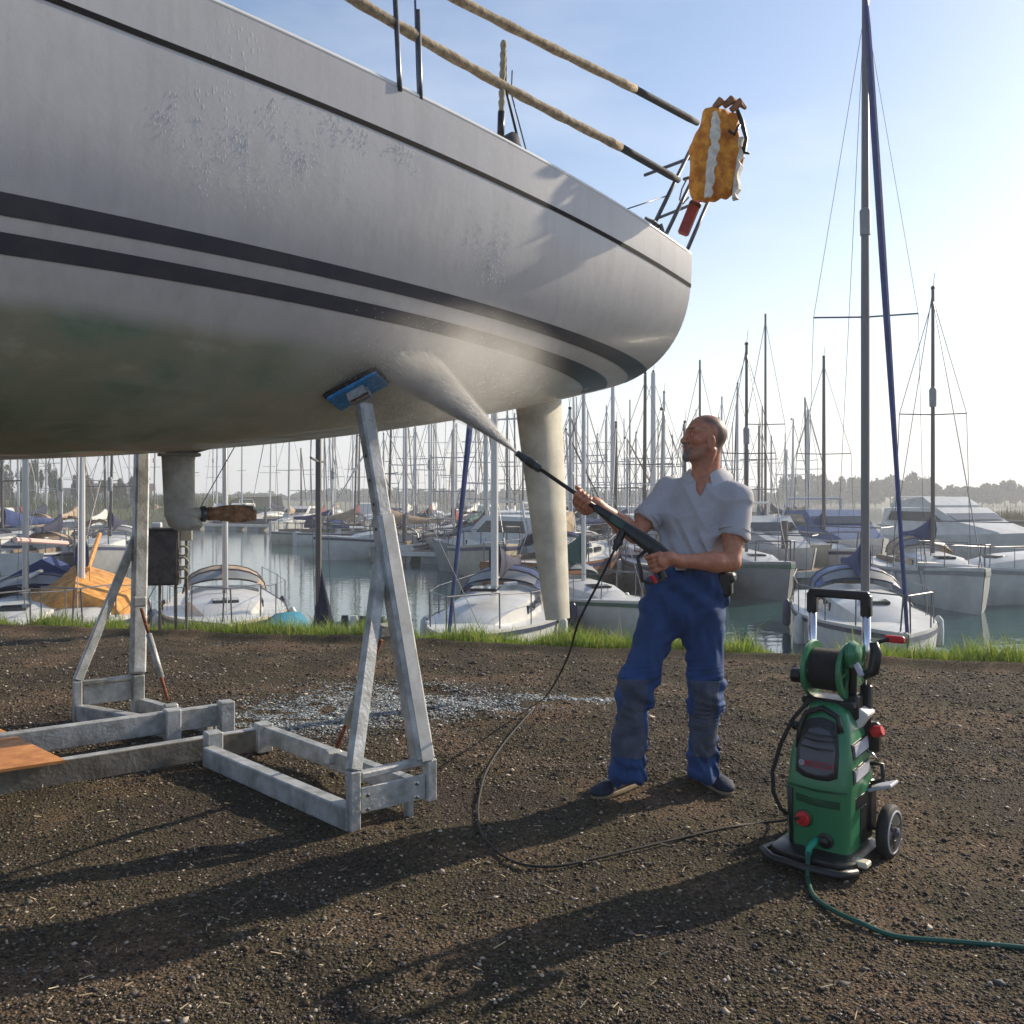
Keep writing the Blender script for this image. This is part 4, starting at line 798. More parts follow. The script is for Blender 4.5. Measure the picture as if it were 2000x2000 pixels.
    for i in range(2): mb=MB(); mb.lathe([(.005,0),(.005,.003)],8,Vector(tf).to_track_quat('Z','Y').to_matrix(),Vector(pt+tf*(.009+.006*i)+np.array([0,0,-.015-.035*i])-np.array(O))); mb.build('button',mat('button',(.6,.6,.6),.4) if i==0 else bpy.data.materials['button'],man)
    # ribbed cuffs
    for a,b,t,r in((Ls,Le,.51,.0735),(Rs,Re,.61,.0725)):
        mb=MB(); c=a+(b-a)*t; d=unit(b-a); mb.lathe([(r-.006,-.013),(r,-.012),(r+.001,.008),(r-.004,.012),(r-.012,.010)],28,Vector(d).to_track_quat('Z','Y').to_matrix(),Vector(c-np.array(O))); mb.build('sleeve_cuff',shm,man,True,50)
    # ---------------- trousers
    s=SDF((.36,4.1,.02),(1.12,4.68,1.2),.0055)
    Lh,Lk,La=A(1376,1165,4.39),A(1378,1352,4.36),A(1372,1500,4.42); Rh,Rk,Ra=A(1303,1165,4.43),A(1240,1350,4.33),A(1226,1505,4.30)
    PM=np.stack([tf,tl,np.array([0,0,1.])],1)
    s.ell(A(1340,1140,4.41),(.135,.185,.12),.0,M=PM); s.ell(A(1334,1190,4.41),(.13,.185,.12),.05,M=PM); s.cone(A(1346,1105,4.40)+tl*-.05,A(1346,1105,4.40)+tl*.05,.115,.115,.04)
    s.cone(Lh,Lk,.105,.082,.045); s.cone(Lk,La,.08,.071,.035); s.cone(Rh,Rk,.11,.084,.045); s.cone(Rk,Ra,.082,.08,.035)
    s.ell(Lk+np.array([0,-.02,.0]),(.08,.075,.1),.03); s.ell(Rk+np.array([-.01,-.02,-.0]),(.083,.075,.1),.03)
    for a in(La,Ra): s.ell(a+np.array([0,-.01,-.015]),(.083,.08,.055),.02); s.cone(a+np.array([0,0,-.13]),a+np.array([0,0,-.19]),.1,.1,.004,'s')
    X,Y,Z=s.full(); kn=np.exp(-((Z-.48)/.13)**2); an=np.exp(-((Z-.16)/.09)**2); cr=np.exp(-((Z-.85)/.12)**2)
    fold=.009*np.sin(X*42+Z*20+np.sin(Z*13)*2.4)+.004*np.sin(X*90-Z*33+np.sin(X*17+Z*21)*3)+kn*.004*np.sin(Z*47+X*45*np.sin(Z*9)+Y*20)+an*.007*np.sin(Z*85+X*60+2.5*np.sin(X*38+Y*30))
    s.d+=fold.astype(np.float32); base=s.d.copy()
    tm=mat('royal blue work cloth',(.018,.062,.2),.85,var=.35,scale=5,bump=.3,bscale=220,col2=(.015,.045,.14))
    sdf_obj(s,'trousers',tm,man,True,O)
    # worn grey knee panels on front of both legs
    for nm,kk,aa,dx in(('knee_panel',Lk,La,-.015),('knee_panel',Rk,Ra,-.015)):
        s2=SDF(s.lo,s.lo+(s.n-1)*s.h,s.h); t_=np.clip((kk[2]-Z)/(kk[2]-aa[2]),0,1); cx=kk[0]+(aa[0]-kk[0])*t_+dx; half=.064
        reg=np.maximum.reduce(np.broadcast_arrays(np.abs(X-cx)-half+.012*np.sin(Z*18),Y-(kk[1]+.0),Z-(kk[2]+.07),(aa[2]+.075)-Z)); s2.d=np.maximum(base-.0035,reg.astype(np.float32)).astype(np.float32)
        sdf_obj(s2,nm,M.get('knee') or M.setdefault('knee',mat('worn charcoal blue panel',(.085,.095,.13),.9,var=.5,scale=9,bump=.3,bscale=160,col2=(.04,.055,.095),lo=.3,hi=.7)),man,True,O)
    # belt, tool pouch
    w0=A(1350,1104,4.40)
    bk=mat('dark navy belt',(.012,.018,.05),.7,var=.3,scale=30)
    mb=MB(); MMb=Matrix(PM.tolist()); ring_=[]
    for z0 in(-.022,.022):
        ring_.append([Vector(w0-np.array(O))+MMb@Vector((.132*math.cos(a),.178*math.sin(a),z0+.008*math.sin(a))) for a in [2*math.pi*i/36 for i in range(36)]])
    mb.loft(ring_,cap=True); mb.build('belt',bk,man,True,50)
    mb=MB(); c=w0+tf*.135+tl*-.02; mb.box(Vector(c-np.array(O)),(.05,.016,.036),Matrix.Rotation(math.atan2(-tf[0],-tf[1])*-1,3,'Z'),.006); mb.build('belt_buckle',M['steel'],man)
    mb=MB(); c=A(1416,1140,4.33); mb.box(Vector(c-np.array(O)),(.07,.1,.125),Matrix.Rotation(R(-20),3,'Z'),.02); mb.box(Vector(c-np.array(O))+Vector((.012,0,.03)),(.075,.104,.05),Matrix.Rotation(R(-20),3,'Z'),.015); mb.build('tool_pouch',M['black'],man,True,40)
    # pocket flap seams
    # ---------------- shoes
    def shoe(heel,toe,side):
        heel=np.array(heel);toe=np.array(toe); d=unit(toe-heel); L_=np.linalg.norm(toe-heel); sd=np.cross(d,(0,0,1)); sh=SDF(np.minimum(heel,toe)-.12,np.maximum(heel,toe)+.16,.0045); U=np.array([0,0,1.]); SM=np.stack([d,sd,U],1)
        sh.ell(heel+d*.045+U*.055,(.052,.04,.05),.0,M=SM); sh.cone(heel+d*.07+U*.05,heel+d*L_*.72+U*.04,.043,.042,.03,flat=(U,.8)); sh.ell(heel+d*(L_-.05)+U*.034,(.06,.047,.032),.03,M=SM); sh.cone(heel+d*.05+U*.08,heel+d*.05+U*.14,.045,.045,.02)
        X,Y,Z=sh.full(); sh.d=np.maximum(sh.d,(.022+0*X+0*Y-Z).astype(np.float32)); sdf_obj(sh,'shoe',M.get('shoe') or M.setdefault('shoe',mat('dark navy suede',(.02,.028,.06),.8,var=.4,scale=25,bump=.3)),man,True,O)
        mb=MB(); pr=[]
        for z0,g_ in((.004,.0),(.012,.004),(.025,.003)):
            pr.append([Vector(heel+d*(L_/2+(L_/2+g_)*math.cos(a))+sd*((.043+g_+.006*math.cos(a))*math.copysign(abs(math.sin(a))**.75,math.sin(a)))+U*z0-np.array(O)) for a in [2*math.pi*i/28 for i in range(28)]])
        mb.loft(pr); mb.build('shoe_sole',M.get('sole') or M.setdefault('sole',mat('pale brown sole',(.35,.27,.18),.8,var=.3,scale=30)),man,True,50)
    shoe(G(1252,1528),G(1160,1564),-1); shoe(G(1364,1516)+Vector((.0,0,0)),G(1425,1556),1)
    return man,gunR,gunF,ga,gc,gd,front,cd,lc,camd,upd
MAN,gunR,gunF,ga,gc,gd,gfr,gcd,lanceC,camd,upd=build_person()
# ---------------------------------------------------------------- spray lance in his hands
def build_gun():
    g=thing('spray_lance','black pressure washer spray lance held in both hands','spray gun',Vector(gunR)); O=Vector(gunR); a=Vector(ga); L_=(Vector(gunF)-O).length; bk=M['black']; u=Vector(upd); c=Vector(camd)
    p=lambda t,x=0,y=0: a*t+c*x+u*y
    dk=mat('satin dark grey plastic',(.03,.034,.038),.3)
    mb=MB(); mb.tube([p(.36),p(.44),p(L_-.13)],[.013,.0095,.0095],12); mb.build('lance_tube',bk,g,True)
    mb=MB(); mb.tube([p(L_-.145),p(L_-.14),p(L_-.125),p(L_-.03),p(L_-.022),p(L_)],[.011,.019,.021,.02,.016,.015],14); mb.build('nozzle',dk,g,True,40)
    mb=MB(); mb.tube([p(L_-.11,.0),p(L_-.10),p(L_-.065),p(L_-.06)],[.021,.0232,.0232,.021],14); mb.build('nozzle_ring',bk,g,True,40)
    # body: fat tapered housing with a ridge
    mb=MB(); secs=[]
    for t,w_,h,y0 in((-.06,.018,.02,-.004),(-.045,.026,.03,-.004),(.02,.028,.036,-.002),(.1,.027,.034,0),(.2,.022,.026,.002),(.3,.019,.021,.001),(.36,.018,.019,0),(.37,.013,.014,0)):
        secs.append([p(t,w_*math.copysign(abs(math.cos(q))**.7,math.cos(q)),y0+h*math.copysign(abs(math.sin(q))**.7,math.sin(q))) for q in [2*math.pi*i/20 for i in range(20)]])
    mb.loft(secs); body=mb.build('gun_body',bk,g,True,45)
    mb=MB(); mb.tube([p(-.03,.02,.022),p(.08,.021,.022),p(.2,.017,.017),p(.3,.014,.013)],.0045,6); mb.build('highlight_rib',dk,body,True)
    mb=MB(); mb.box(p(.24,.021,0),(.07,.03,.006),Matrix((a,u,c)).transposed(),.003); mb.build('side_badge',mat('dark green plastic',(.012,.06,.04),.35),body)
    # grip and guard
    GO=Vector(gc)-O; d=Vector(gd); f=Vector(gfr)
    mb=MB(); mb.tube([GO-d*.07,GO-d*.03,GO+d*.03,GO+d*.075],[.021,.018,.018,.021],12); mb.build('grip',bk,g,True,50)
    mb=MB(); mb.tube([GO-d*.045+f*.03,GO-d*.01+f*.038,GO+d*.03+f*.03],[.008,.007,.006],8); mb.build('trigger',bk,g,True)
    mb=MB(); mb.tube([p(.06,.0,-.02),p(.055,0,-.05)+f*.035,GO+f*.085+d*.02,GO+f*.09+d*.055,GO+f*.06+d*.078,GO+d*.08],.0085,8); mb.build('trigger_guard',bk,g,True)
    red=mat('red plastic',(.55,.015,.02),.4)
    mb=MB(); mb.tube([GO+d*.045+f*.045+Vector(gcd)*.0,GO+d*.085+f*.036],[.013,.012],10); mb.build('red_safety_catch',red,g,True,40)
    # hose connector under the body
    q0=p(.2,.0,-.012); q1=Vector(P(1200,1074,4.10))-O
    mb=MB(); mb.tube([q0,q0.lerp(q1,.5),q1],[.02,.018,.013],12); mb.build('hose_connector',bk,g,True,40)
    mb=MB(); mb.tube([q0.lerp(q1,.55),q0.lerp(q1,.7)],[.022,.022],12); mb.build('connector_collar',dk,g,True,40)
    return Vector(q1)+O
HOSE0=build_gun()
def crv(name,pts,r,m,label,cat,n=8,sub=10,kind=None):
    pts=[Vector(p) for p in pts]; out=[]
    for i in range(len(pts)-1):
        p0=pts[max(i-1,0)];p1=pts[i];p2=pts[i+1];p3=pts[min(i+2,len(pts)-1)]
        for j in range(sub):
            t=j/sub; out.append(.5*((2*p1)+(p2-p0)*t+(2*p0-5*p1+4*p2-p3)*t*t+(3*p1-p0-3*p2+p3)*t**3))
    out.append(pts[-1]); mb=MB(); o0=out[0].copy(); mb.tube([q-o0 for q in out],r,n); o=mb.build(name,m,None,True); o.location=o0; return tag(o,label,cat)
hz=lambda px,py,z=.012: G(px,py,z)+Vector((0,0,gheight(G(px,py).x,G(px,py).y)))
# high pressure hose: down from the lance, across the gravel to the washer
crv('pressure_hose',[HOSE0,P(1168,1140,4.12),P(1130,1215,4.3),P(1112,1275,4.7),P(1086,1330,5.2),Vector(hz(1062,1366)),hz(1030,1402),hz(985,1450),hz(952,1500),hz(937,1550),hz(934,1592),hz(945,1640),hz(1000,1684),hz(1075,1694),hz(1160,1680),hz(1290,1650),hz(1420,1622),hz(1500,1606),P(1560,1598,3.5)],.0055,M['blackrub'],'thin black pressure hose hanging from the lance and snaking over the gravel','hose')
# ================================================================ PRESSURE WASHER
def build_washer():
    Wp=Vector((1.262,3.61,0)); w_=thing('pressure_washer','green wheeled pressure washer with hose reel and telescopic handle','pressure washer',Wp,R(-40)); w_.scale=(1.04,1.04,1)
    gr=mat('green moulded plastic',(.03,.2,.085),.36,var=.12,scale=5,coat=.3); dg=mat('darker green plastic',(.01,.065,.03),.4); bk=M['black']; gy=mat('grey panel plastic',(.09,.09,.11),.38,var=.1,scale=6); lg=mat('light grey label',(.5,.5,.56),.45,var=.1,scale=20); red=bpy.data.materials['red plastic']; ch=mat('bright chrome tube',(.72,.72,.76),.14,1)
    def rr(x0,x1,y0,y1,z,r=.03,n=5):     # rounded rectangle ring
        pts=[]
        for cx,cy,a0 in((x1-r,y1-r,0),(x0+r,y1-r,90),(x0+r,y0+r,180),(x1-r,y0+r,270)):
            for i in range(n): a=R(a0+90*i/(n-1)); pts.append((cx+r*math.cos(a),cy+r*math.sin(a),z))
        return pts
    # local axes: -y front, +x the side with labels
    mb=MB(); mb.loft([rr(-.165,.15,-.20,.15,.018,.06),rr(-.17,.155,-.205,.155,.03,.06),rr(-.165,.15,-.2,.15,.055,.06),rr(-.13,.12,-.16,.13,.07,.05)]); mb.build('base_skid',bk,w_,True,40)
    mb=MB(); mb.tube([(-.17,-.12,.035),(-.185,-.19,.035),(-.13,-.235,.032),(0,-.245,.03),(.12,-.235,.032),(.165,-.18,.035)],.017,8); mb.build('skid_bumper',bk,w_,True)
    mb=MB(); mb.box((.155,-.115,.05),(.06,.05,.022),bev=.005); mb.build('cream_foot_clip',mat('cream plastic',(.6,.56,.42),.5),w_)
    body=[(.065,-.118,.118,-.135,.125,.03),(.2,-.12,.12,-.14,.125,.03),(.30,-.124,.122,-.142,.122,.032),(.32,-.118,.124,-.138,.12,.032),(.42,-.112,.118,-.128,.11,.035),(.50,-.098,.108,-.105,.095,.04),(.56,-.082,.09,-.08,.08,.04),(.60,-.068,.07,-.06,.07,.035),(.615,-.05,.05,-.04,.05,.03)]
    mb=MB(); mb.loft([rr(a,b,c,d,z,r) for z,a,b,c,d,r in body]); bd=mb.build('body_shell',gr,w_,True,35)
    fy=lambda z: float(np.interp(z,[q[0] for q in body],[q[3] for q in body])); fx=lambda z: float(np.interp(z,[q[0] for q in body],[q[2] for q in body]))
    def front(name,poly,m,off=.004,th=.012,parent=bd,bz=0):  # poly of (x,z) laid on the front face
        v=[Vector((x,fy(z)-off,z)) for x,z in poly]; k=len(v); mb=MB(); ctr=sum(v,Vector())/k; mb.add([*v,*[q+Vector((0,th,0)) for q in v],*[ctr+(q-ctr)*.93+Vector((0,-.004,0)) for q in v],ctr+Vector((0,-.006,0))],[(i,(i+1)%k,k+(i+1)%k,k+i) for i in range(k)]+[(i,2*k+i,2*k+(i+1)%k,(i+1)%k) for i in range(k)]+[(2*k+i,3*k,2*k+(i+1)%k) for i in range(k)]); return mb.build(name,m,parent,True,30)
    sh=lambda w0,w1,z0,z1,x0=0: [(x0-w0,z0+.02),(x0-w0*.6,z0+.004),(x0,z0),(x0+w0*.6,z0+.004),(x0+w0,z0+.02),(x0+w0*1.02,z0+.1),(x0+w1,z1-.04),(x0+w1*.7,z1-.01),(x0,z1),(x0-w1*.7,z1-.01),(x0-w1,z1-.04),(x0-w0*1.02,z0+.1)]
    pn=front('front_panel',sh(.078,.066,.335,.565),bk); 
    front('grey_panel',sh(.066,.056,.352,.53),gy,.009,.012,bd)
    for z in(.455,.485,.505): front('vent_groove',[(-.062,z),(0,z-.006),(.062,z),(.062,z+.005),(0,z-.001),(-.062,z+.005)],bk,.0165,.006,bd)
    front('waist_groove',[(-.112,.30),(0,.292),(.112,.30),(.112,.306),(0,.298),(-.112,.306)],dg,.003,.01); front('handle_slot',[(-.075,.245),(0,.235),(.09,.24),(.09,.268),(0,.262),(-.075,.272)],dg,.003,.01)
    front('corner_groove',[(-.1,.07),(-.088,.07),(-.088,.29),(-.108,.29)],bk,.003,.01)
    # lettering
    cu=bpy.data.curves.new('brand','FONT'); cu.body='BOSCH'; cu.size=.034; cu.extrude=.0006; cu.align_x='CENTER'
    to=bpy.data.objects.new('t',cu); COL.objects.link(to); bpy.context.view_layer.update(); me=bpy.data.meshes.new_from_object(to.evaluated_get(bpy.context.evaluated_depsgraph_get())); bpy.data.objects.remove(to)
    me.materials.clear(); lt=link('lettering',me,mat('red print',(.45,.02,.035),.5),w_); tilt=math.atan2(fy(.42)-fy(.37),.05); lt.rotation_euler=(R(90)-tilt,0,0); lt.location=(.012,fy(.385)-.0185,.385); lt['kind']='stuff'
    mb=MB(); mb.lathe([(.011,0),(.011,.0015),(.008,.0015),(.008,0)],18,Matrix.Rotation(R(90),3,'X'),(-.052,fy(.396)-.0165,.396)); mb.build('round_emblem',lg,w_)
    # knob and outlets
    Mx=Matrix.Rotation(R(90),3,'X')
    mb=MB(); mb.lathe([(.034,0),(.034,.012),(.03,.014)],22,Mx,(-.045,fy(.18)+.004,.18)); kb=mb.build('knob_recess',dg,w_,True,40)
    mb=MB(); mb.lathe([(.028,.01),(.027,.024),(.02,.028)],20,Mx,(-.045,fy(.18)+.004,.18)); mb.box((-.045,fy(.18)-.026,.18),(.012,.014,.044),Matrix.Rotation(R(35),3,'Y'),.003); mb.build('power_knob',red,w_,True,40)
    mb=MB(); mb.lathe([(.03,0),(.03,.01),(.02,.014),(.018,.03),(.012,.034)],20,Mx,(.035,fy(.11)+.004,.11)); mb.build('water_inlet',bk,w_,True,40)
    mb=MB(); mb.tube([(.005,-.145,.105),(.0,-.17,.1),(-.008,-.185,.085),(-.01,-.19,.06)],[.014,.013,.012,.011],10); mb.build('hose_coupling',mat('turquoise coupling',(.0,.3,.19),.4),w_,True,40)
    # side: label windows, dark recess, white box, hooks
    def side(name,y0,y1,z0,z1,m,off=.004,th=.01,sk=0):
        v=[Vector((fx(z)+off,y,z)) for y,z in((y0,z0),(y1,z0+sk),(y1,z1+sk),(y0,z1))]; mb=MB(); mb.add([*v,*[q-Vector((th,0,0)) for q in v]],[(0,1,2,3),(4,7,6,5),(0,4,5,1),(1,5,6,2),(2,6,7,3),(3,7,4,0)]); return mb.build(name,m,bd)
    side('label_frame',-.085,.07,.42,.477,bk,.003,.01,.01); side('info_label',-.07,.07,.428,.471,lg,.006,.01,.01); side('label_frame',-.1,.06,.33,.386,bk,.003,.01,.01); side('info_label',-.085,.06,.338,.380,lg,.006,.01,.01)
    side('side_recess',-.07,.1,.225,.27,bk,.002,.01,.0); side('lower_side_panel',-.02,.11,.08,.22,bk,.002,.01)
    mb=MB(); mb.box((.098,.055,.553),(.045,.09,.085),Matrix.Rotation(R(32),3,'Y'),.006); mb.build('detergent_flap',mat('white plastic flap',(.72,.71,.66),.4),w_)
    mb=MB(); mb.box((.125,.115,.47),(.045,.04,.12),bev=.01); mb.build('nozzle_holder',bk,w_,True,40)
    mb=MB(); mb.lathe([(.02,-.02),(.024,0),(.018,.022)],14,Matrix.Rotation(R(70),3,'Y'),(.145,.09,.5)); mb.build('red_nozzle',red,w_,True,40)
    mb=MB(); mb.tube([(.125,.04,.43),(.15,.02,.43),(.17,.03,.40)],.005,6); mb.build('wire_clip',M['steel'],w_,True)
    mb=MB(); mb.tube([(.12,.09,.37),(.16,.1,.37),(.165,.1,.31),(.12,.09,.29)],.009,8); mb.build('cable_hook',bk,w_,True)
    mb=MB(); mb.box((.16,.1,.285),(.1,.09,.012),Matrix.Rotation(R(-22),3,'Y'),.004); mb.build('mudguard',lg,w_); mb=MB(); mb.box((.105,.1,.2),(.05,.08,.2),bev=.015); mb.build('wheel_arch',bk,w_)
    # wheels
    My=Matrix.Rotation(R(90),3,'Y')
    for sx,xx in((1,.178),(-1,-.165)):
        wh=thing('wheel',None,None,(xx,.125,.105)); wh.parent=w_
        mb=MB(); mb.lathe([(.07,-.022),(.095,-.02),(.103,-.01),(.104,.01),(.095,.02),(.07,.022)],30,My); mb.build('tyre',M['blackrub'],wh,True,50)
        rim=MB(); rim.lathe([(.084,-.012),(.084,.023),(.078,.025),(.076,.018),(.0,.022)],30,Matrix.Rotation(R(90*sx),3,'Y')); ro=rim.build('rim',lg,wh,True,40)
        mb=MB()
        for k in range(3):
            a=R(120*k+20); mb.box((sx*.0215,.045*math.cos(a),.045*math.sin(a)),(.005,.03,.022),Matrix.Rotation(a,3,'X'),.004)
        mb.build('rim_openings',bk,wh)['kind']='stuff'
        mb=MB(); mb.lathe([(.02,0),(.02,.012),(.012,.018)],16,Matrix.Rotation(R(90*sx),3,'Y'),(sx*.02,0,0)); mb.build('hub_cap',gy,wh,True,40)
    mb=MB(); mb.tube([(-.16,.125,.105),(.16,.125,.105)],.01,8); mb.build('axle',bk,w_)
    # hose reel: two green cheeks and wound hose
    rc=Vector((.0,.02,.735)); R_=.108
    def cheek(x):
        mb=MB(); k=40; v=[]
        prof=[(R_-.03,-.006),(R_,-.009),(R_+.006,0),(R_,.009),(R_-.03,.006)]
        for i in range(k):
            a=2*math.pi*i/k
            for r,t in prof: v.append(rc+Vector((x+t,r*math.cos(a),r*math.sin(a))))
        f=[(i*5+j,((i+1)%k)*5+j,((i+1)%k)*5+(j+1)%5,i*5+(j+1)%5) for i in range(k) for j in range(5)]; mb.add(v,f)
        for q in range(6): a=R(60*q+10); mb.beam(rc+Vector((x,.02*math.cos(a),.02*math.sin(a))),rc+Vector((x,(R_-.02)*math.cos(a),(R_-.02)*math.sin(a))),.014,.01,up=(1,0,0),bev=.002)
        mb.lathe([(.032,-.01),(.032,.01)],16,My,rc+Vector((x,0,0))); return mb.build('reel_cheek',gr,w_,True,40)
    cheek(-.075); cheek(.06)
    pts=[]; 
    for i in range(15*16): a=2*math.pi*i/16; pts.append(rc+Vector((-.064+.112*i/(15*16),.078*math.cos(a),.078*math.sin(a))))
    mb=MB(); mb.tube(pts,.0062,6); mb.build('wound_hose',M['blackrub'],w_,True); mb=MB(); mb.lathe([(.07,-.068),(.07,.053)],24,My,rc); mb.build('reel_drum',bk,w_,True,40)
    mb=MB(); mb.tube([(-.085,.02,.62),(-.09,.02,.745),(-.085,.02,.84)],.014,8); mb.tube([(.075,.02,.6),(.08,.02,.745),(.07,.02,.84)],.016,8); mb.build('reel_support',bk,w_,True)['kind']='stuff'
    mb=MB(); mb.lathe([(.05,-.012),(.054,0),(.042,.022),(.02,.03)],22,My,rc+Vector((.088,-.03,.075))); mb.build('reel_gear_cover',gr,w_,True,40)
    mb=MB(); mb.beam(rc+Vector((.1,-.04,.05)),rc+Vector((.135,-.06,-.0)),.03,.02,up=(1,0,0)); mb.build('crank_arm',lg,w_); mb=MB(); mb.tube([rc+Vector((.13,-.04,.0)),rc+Vector((.165,-.03,.02)),rc+Vector((.175,-.03,.09)),rc+Vector((.165,-.03,.13))],[.02,.022,.022,.016],10); mb.build('crank_handle',bk,w_,True)
    mb=MB(); mb.lathe([(.02,-.02),(.03,-.015),(.03,.02),(.02,.025)],14,My,rc+Vector((-.14,0,-.04))); mb.tube([rc+Vector((-.08,0,-.04)),rc+Vector((-.14,0,-.04))],.012,8); mb.build('left_reel_knob',bk,w_,True,40)['kind']='stuff'
    mb=MB(); mb.lathe([(.018,-.012),(.02,0),(.016,.012)],12,Mx,(-.125,-.02,.5)); mb.build('side_hook',bk,w_,True)
    mb=MB(); mb.box((0,.02,.612),(.2,.11,.03),bev=.012); mb.box((.085,.03,.6),(.04,.07,.1),bev=.015); mb.build('reel_cradle',bk,w_,True,40)['kind']='stuff'
    # top carrying arch of black over panel
    mb=MB(); mb.tube([(-.078,-.115,.44),(-.078,-.1,.52),(-.06,-.085,.575),(0,-.075,.6),(.06,-.085,.575),(.078,-.1,.52)],.011,8); mb.build('panel_arch',bk,w_,True)
    # telescopic handle
    for x in(-.105,.105): mb=MB(); mb.tube([(x,.09,.62),(x,.09,.98)],.0165,14); mb.build('handle_tube',ch,w_,True)
    mb=MB(); mb.beam((-.118,.09,1.03),(.118,.09,1.03),.036,.034,bev=.01); mb.build('handle_grip',bk,w_,True,40)
    for x in(-.105,.105): mb=MB(); mb.beam((x,.09,.945),(x,.09,1.035),.04,.036,up=(0,1,0),bev=.008); mb.build('handle_corner',bk,w_,True,40)
    for x in(-.105,.105): mb=MB(); mb.beam((x,.09,.45),(x,.09,.68),.042,.036,up=(0,1,0),bev=.008); mb.build('tube_socket',bk,w_,True,40)
    # red plug tucked behind, on the far side
    mb=MB(); mb.box((.19,.15,.86),(.075,.028,.028),bev=.01); mb.build('red_plug',red,w_,True,40); mb=MB(); mb.tube([(.17,.14,.86),(.12,.1,.84),(.11,.09,.8)],.009,6); mb.build('plug_lead',bk,w_)
    # hanging black hose down the left side
    mb=MB(); mb.tube([(-.05,-.09,.62),(-.1,-.11,.55),(-.14,-.13,.45),(-.17,-.14,.33),(-.165,-.14,.25),(-.14,-.13,.19),(-.12,-.12,.17)],.008,8); mb.build('side_hose',M['blackrub'],w_,True)
    return w_
build_washer()
W0=P(1575,1690,3.17)
crv('garden_hose',[Vector((1.262-.137,3.61-.15,.07)),Vector((1.105,3.40,.03)),hz(1578,1716),hz(1590,1752),hz(1625,1782),hz(1680,1808),hz(1750,1824),hz(1850,1835),hz(2000,1850),hz(2200,1862)],.0085,mat('dark green hose',(.008,.085,.06),.4,var=.2,scale=30),'dark green garden hose curving away from the pressure washer','hose')
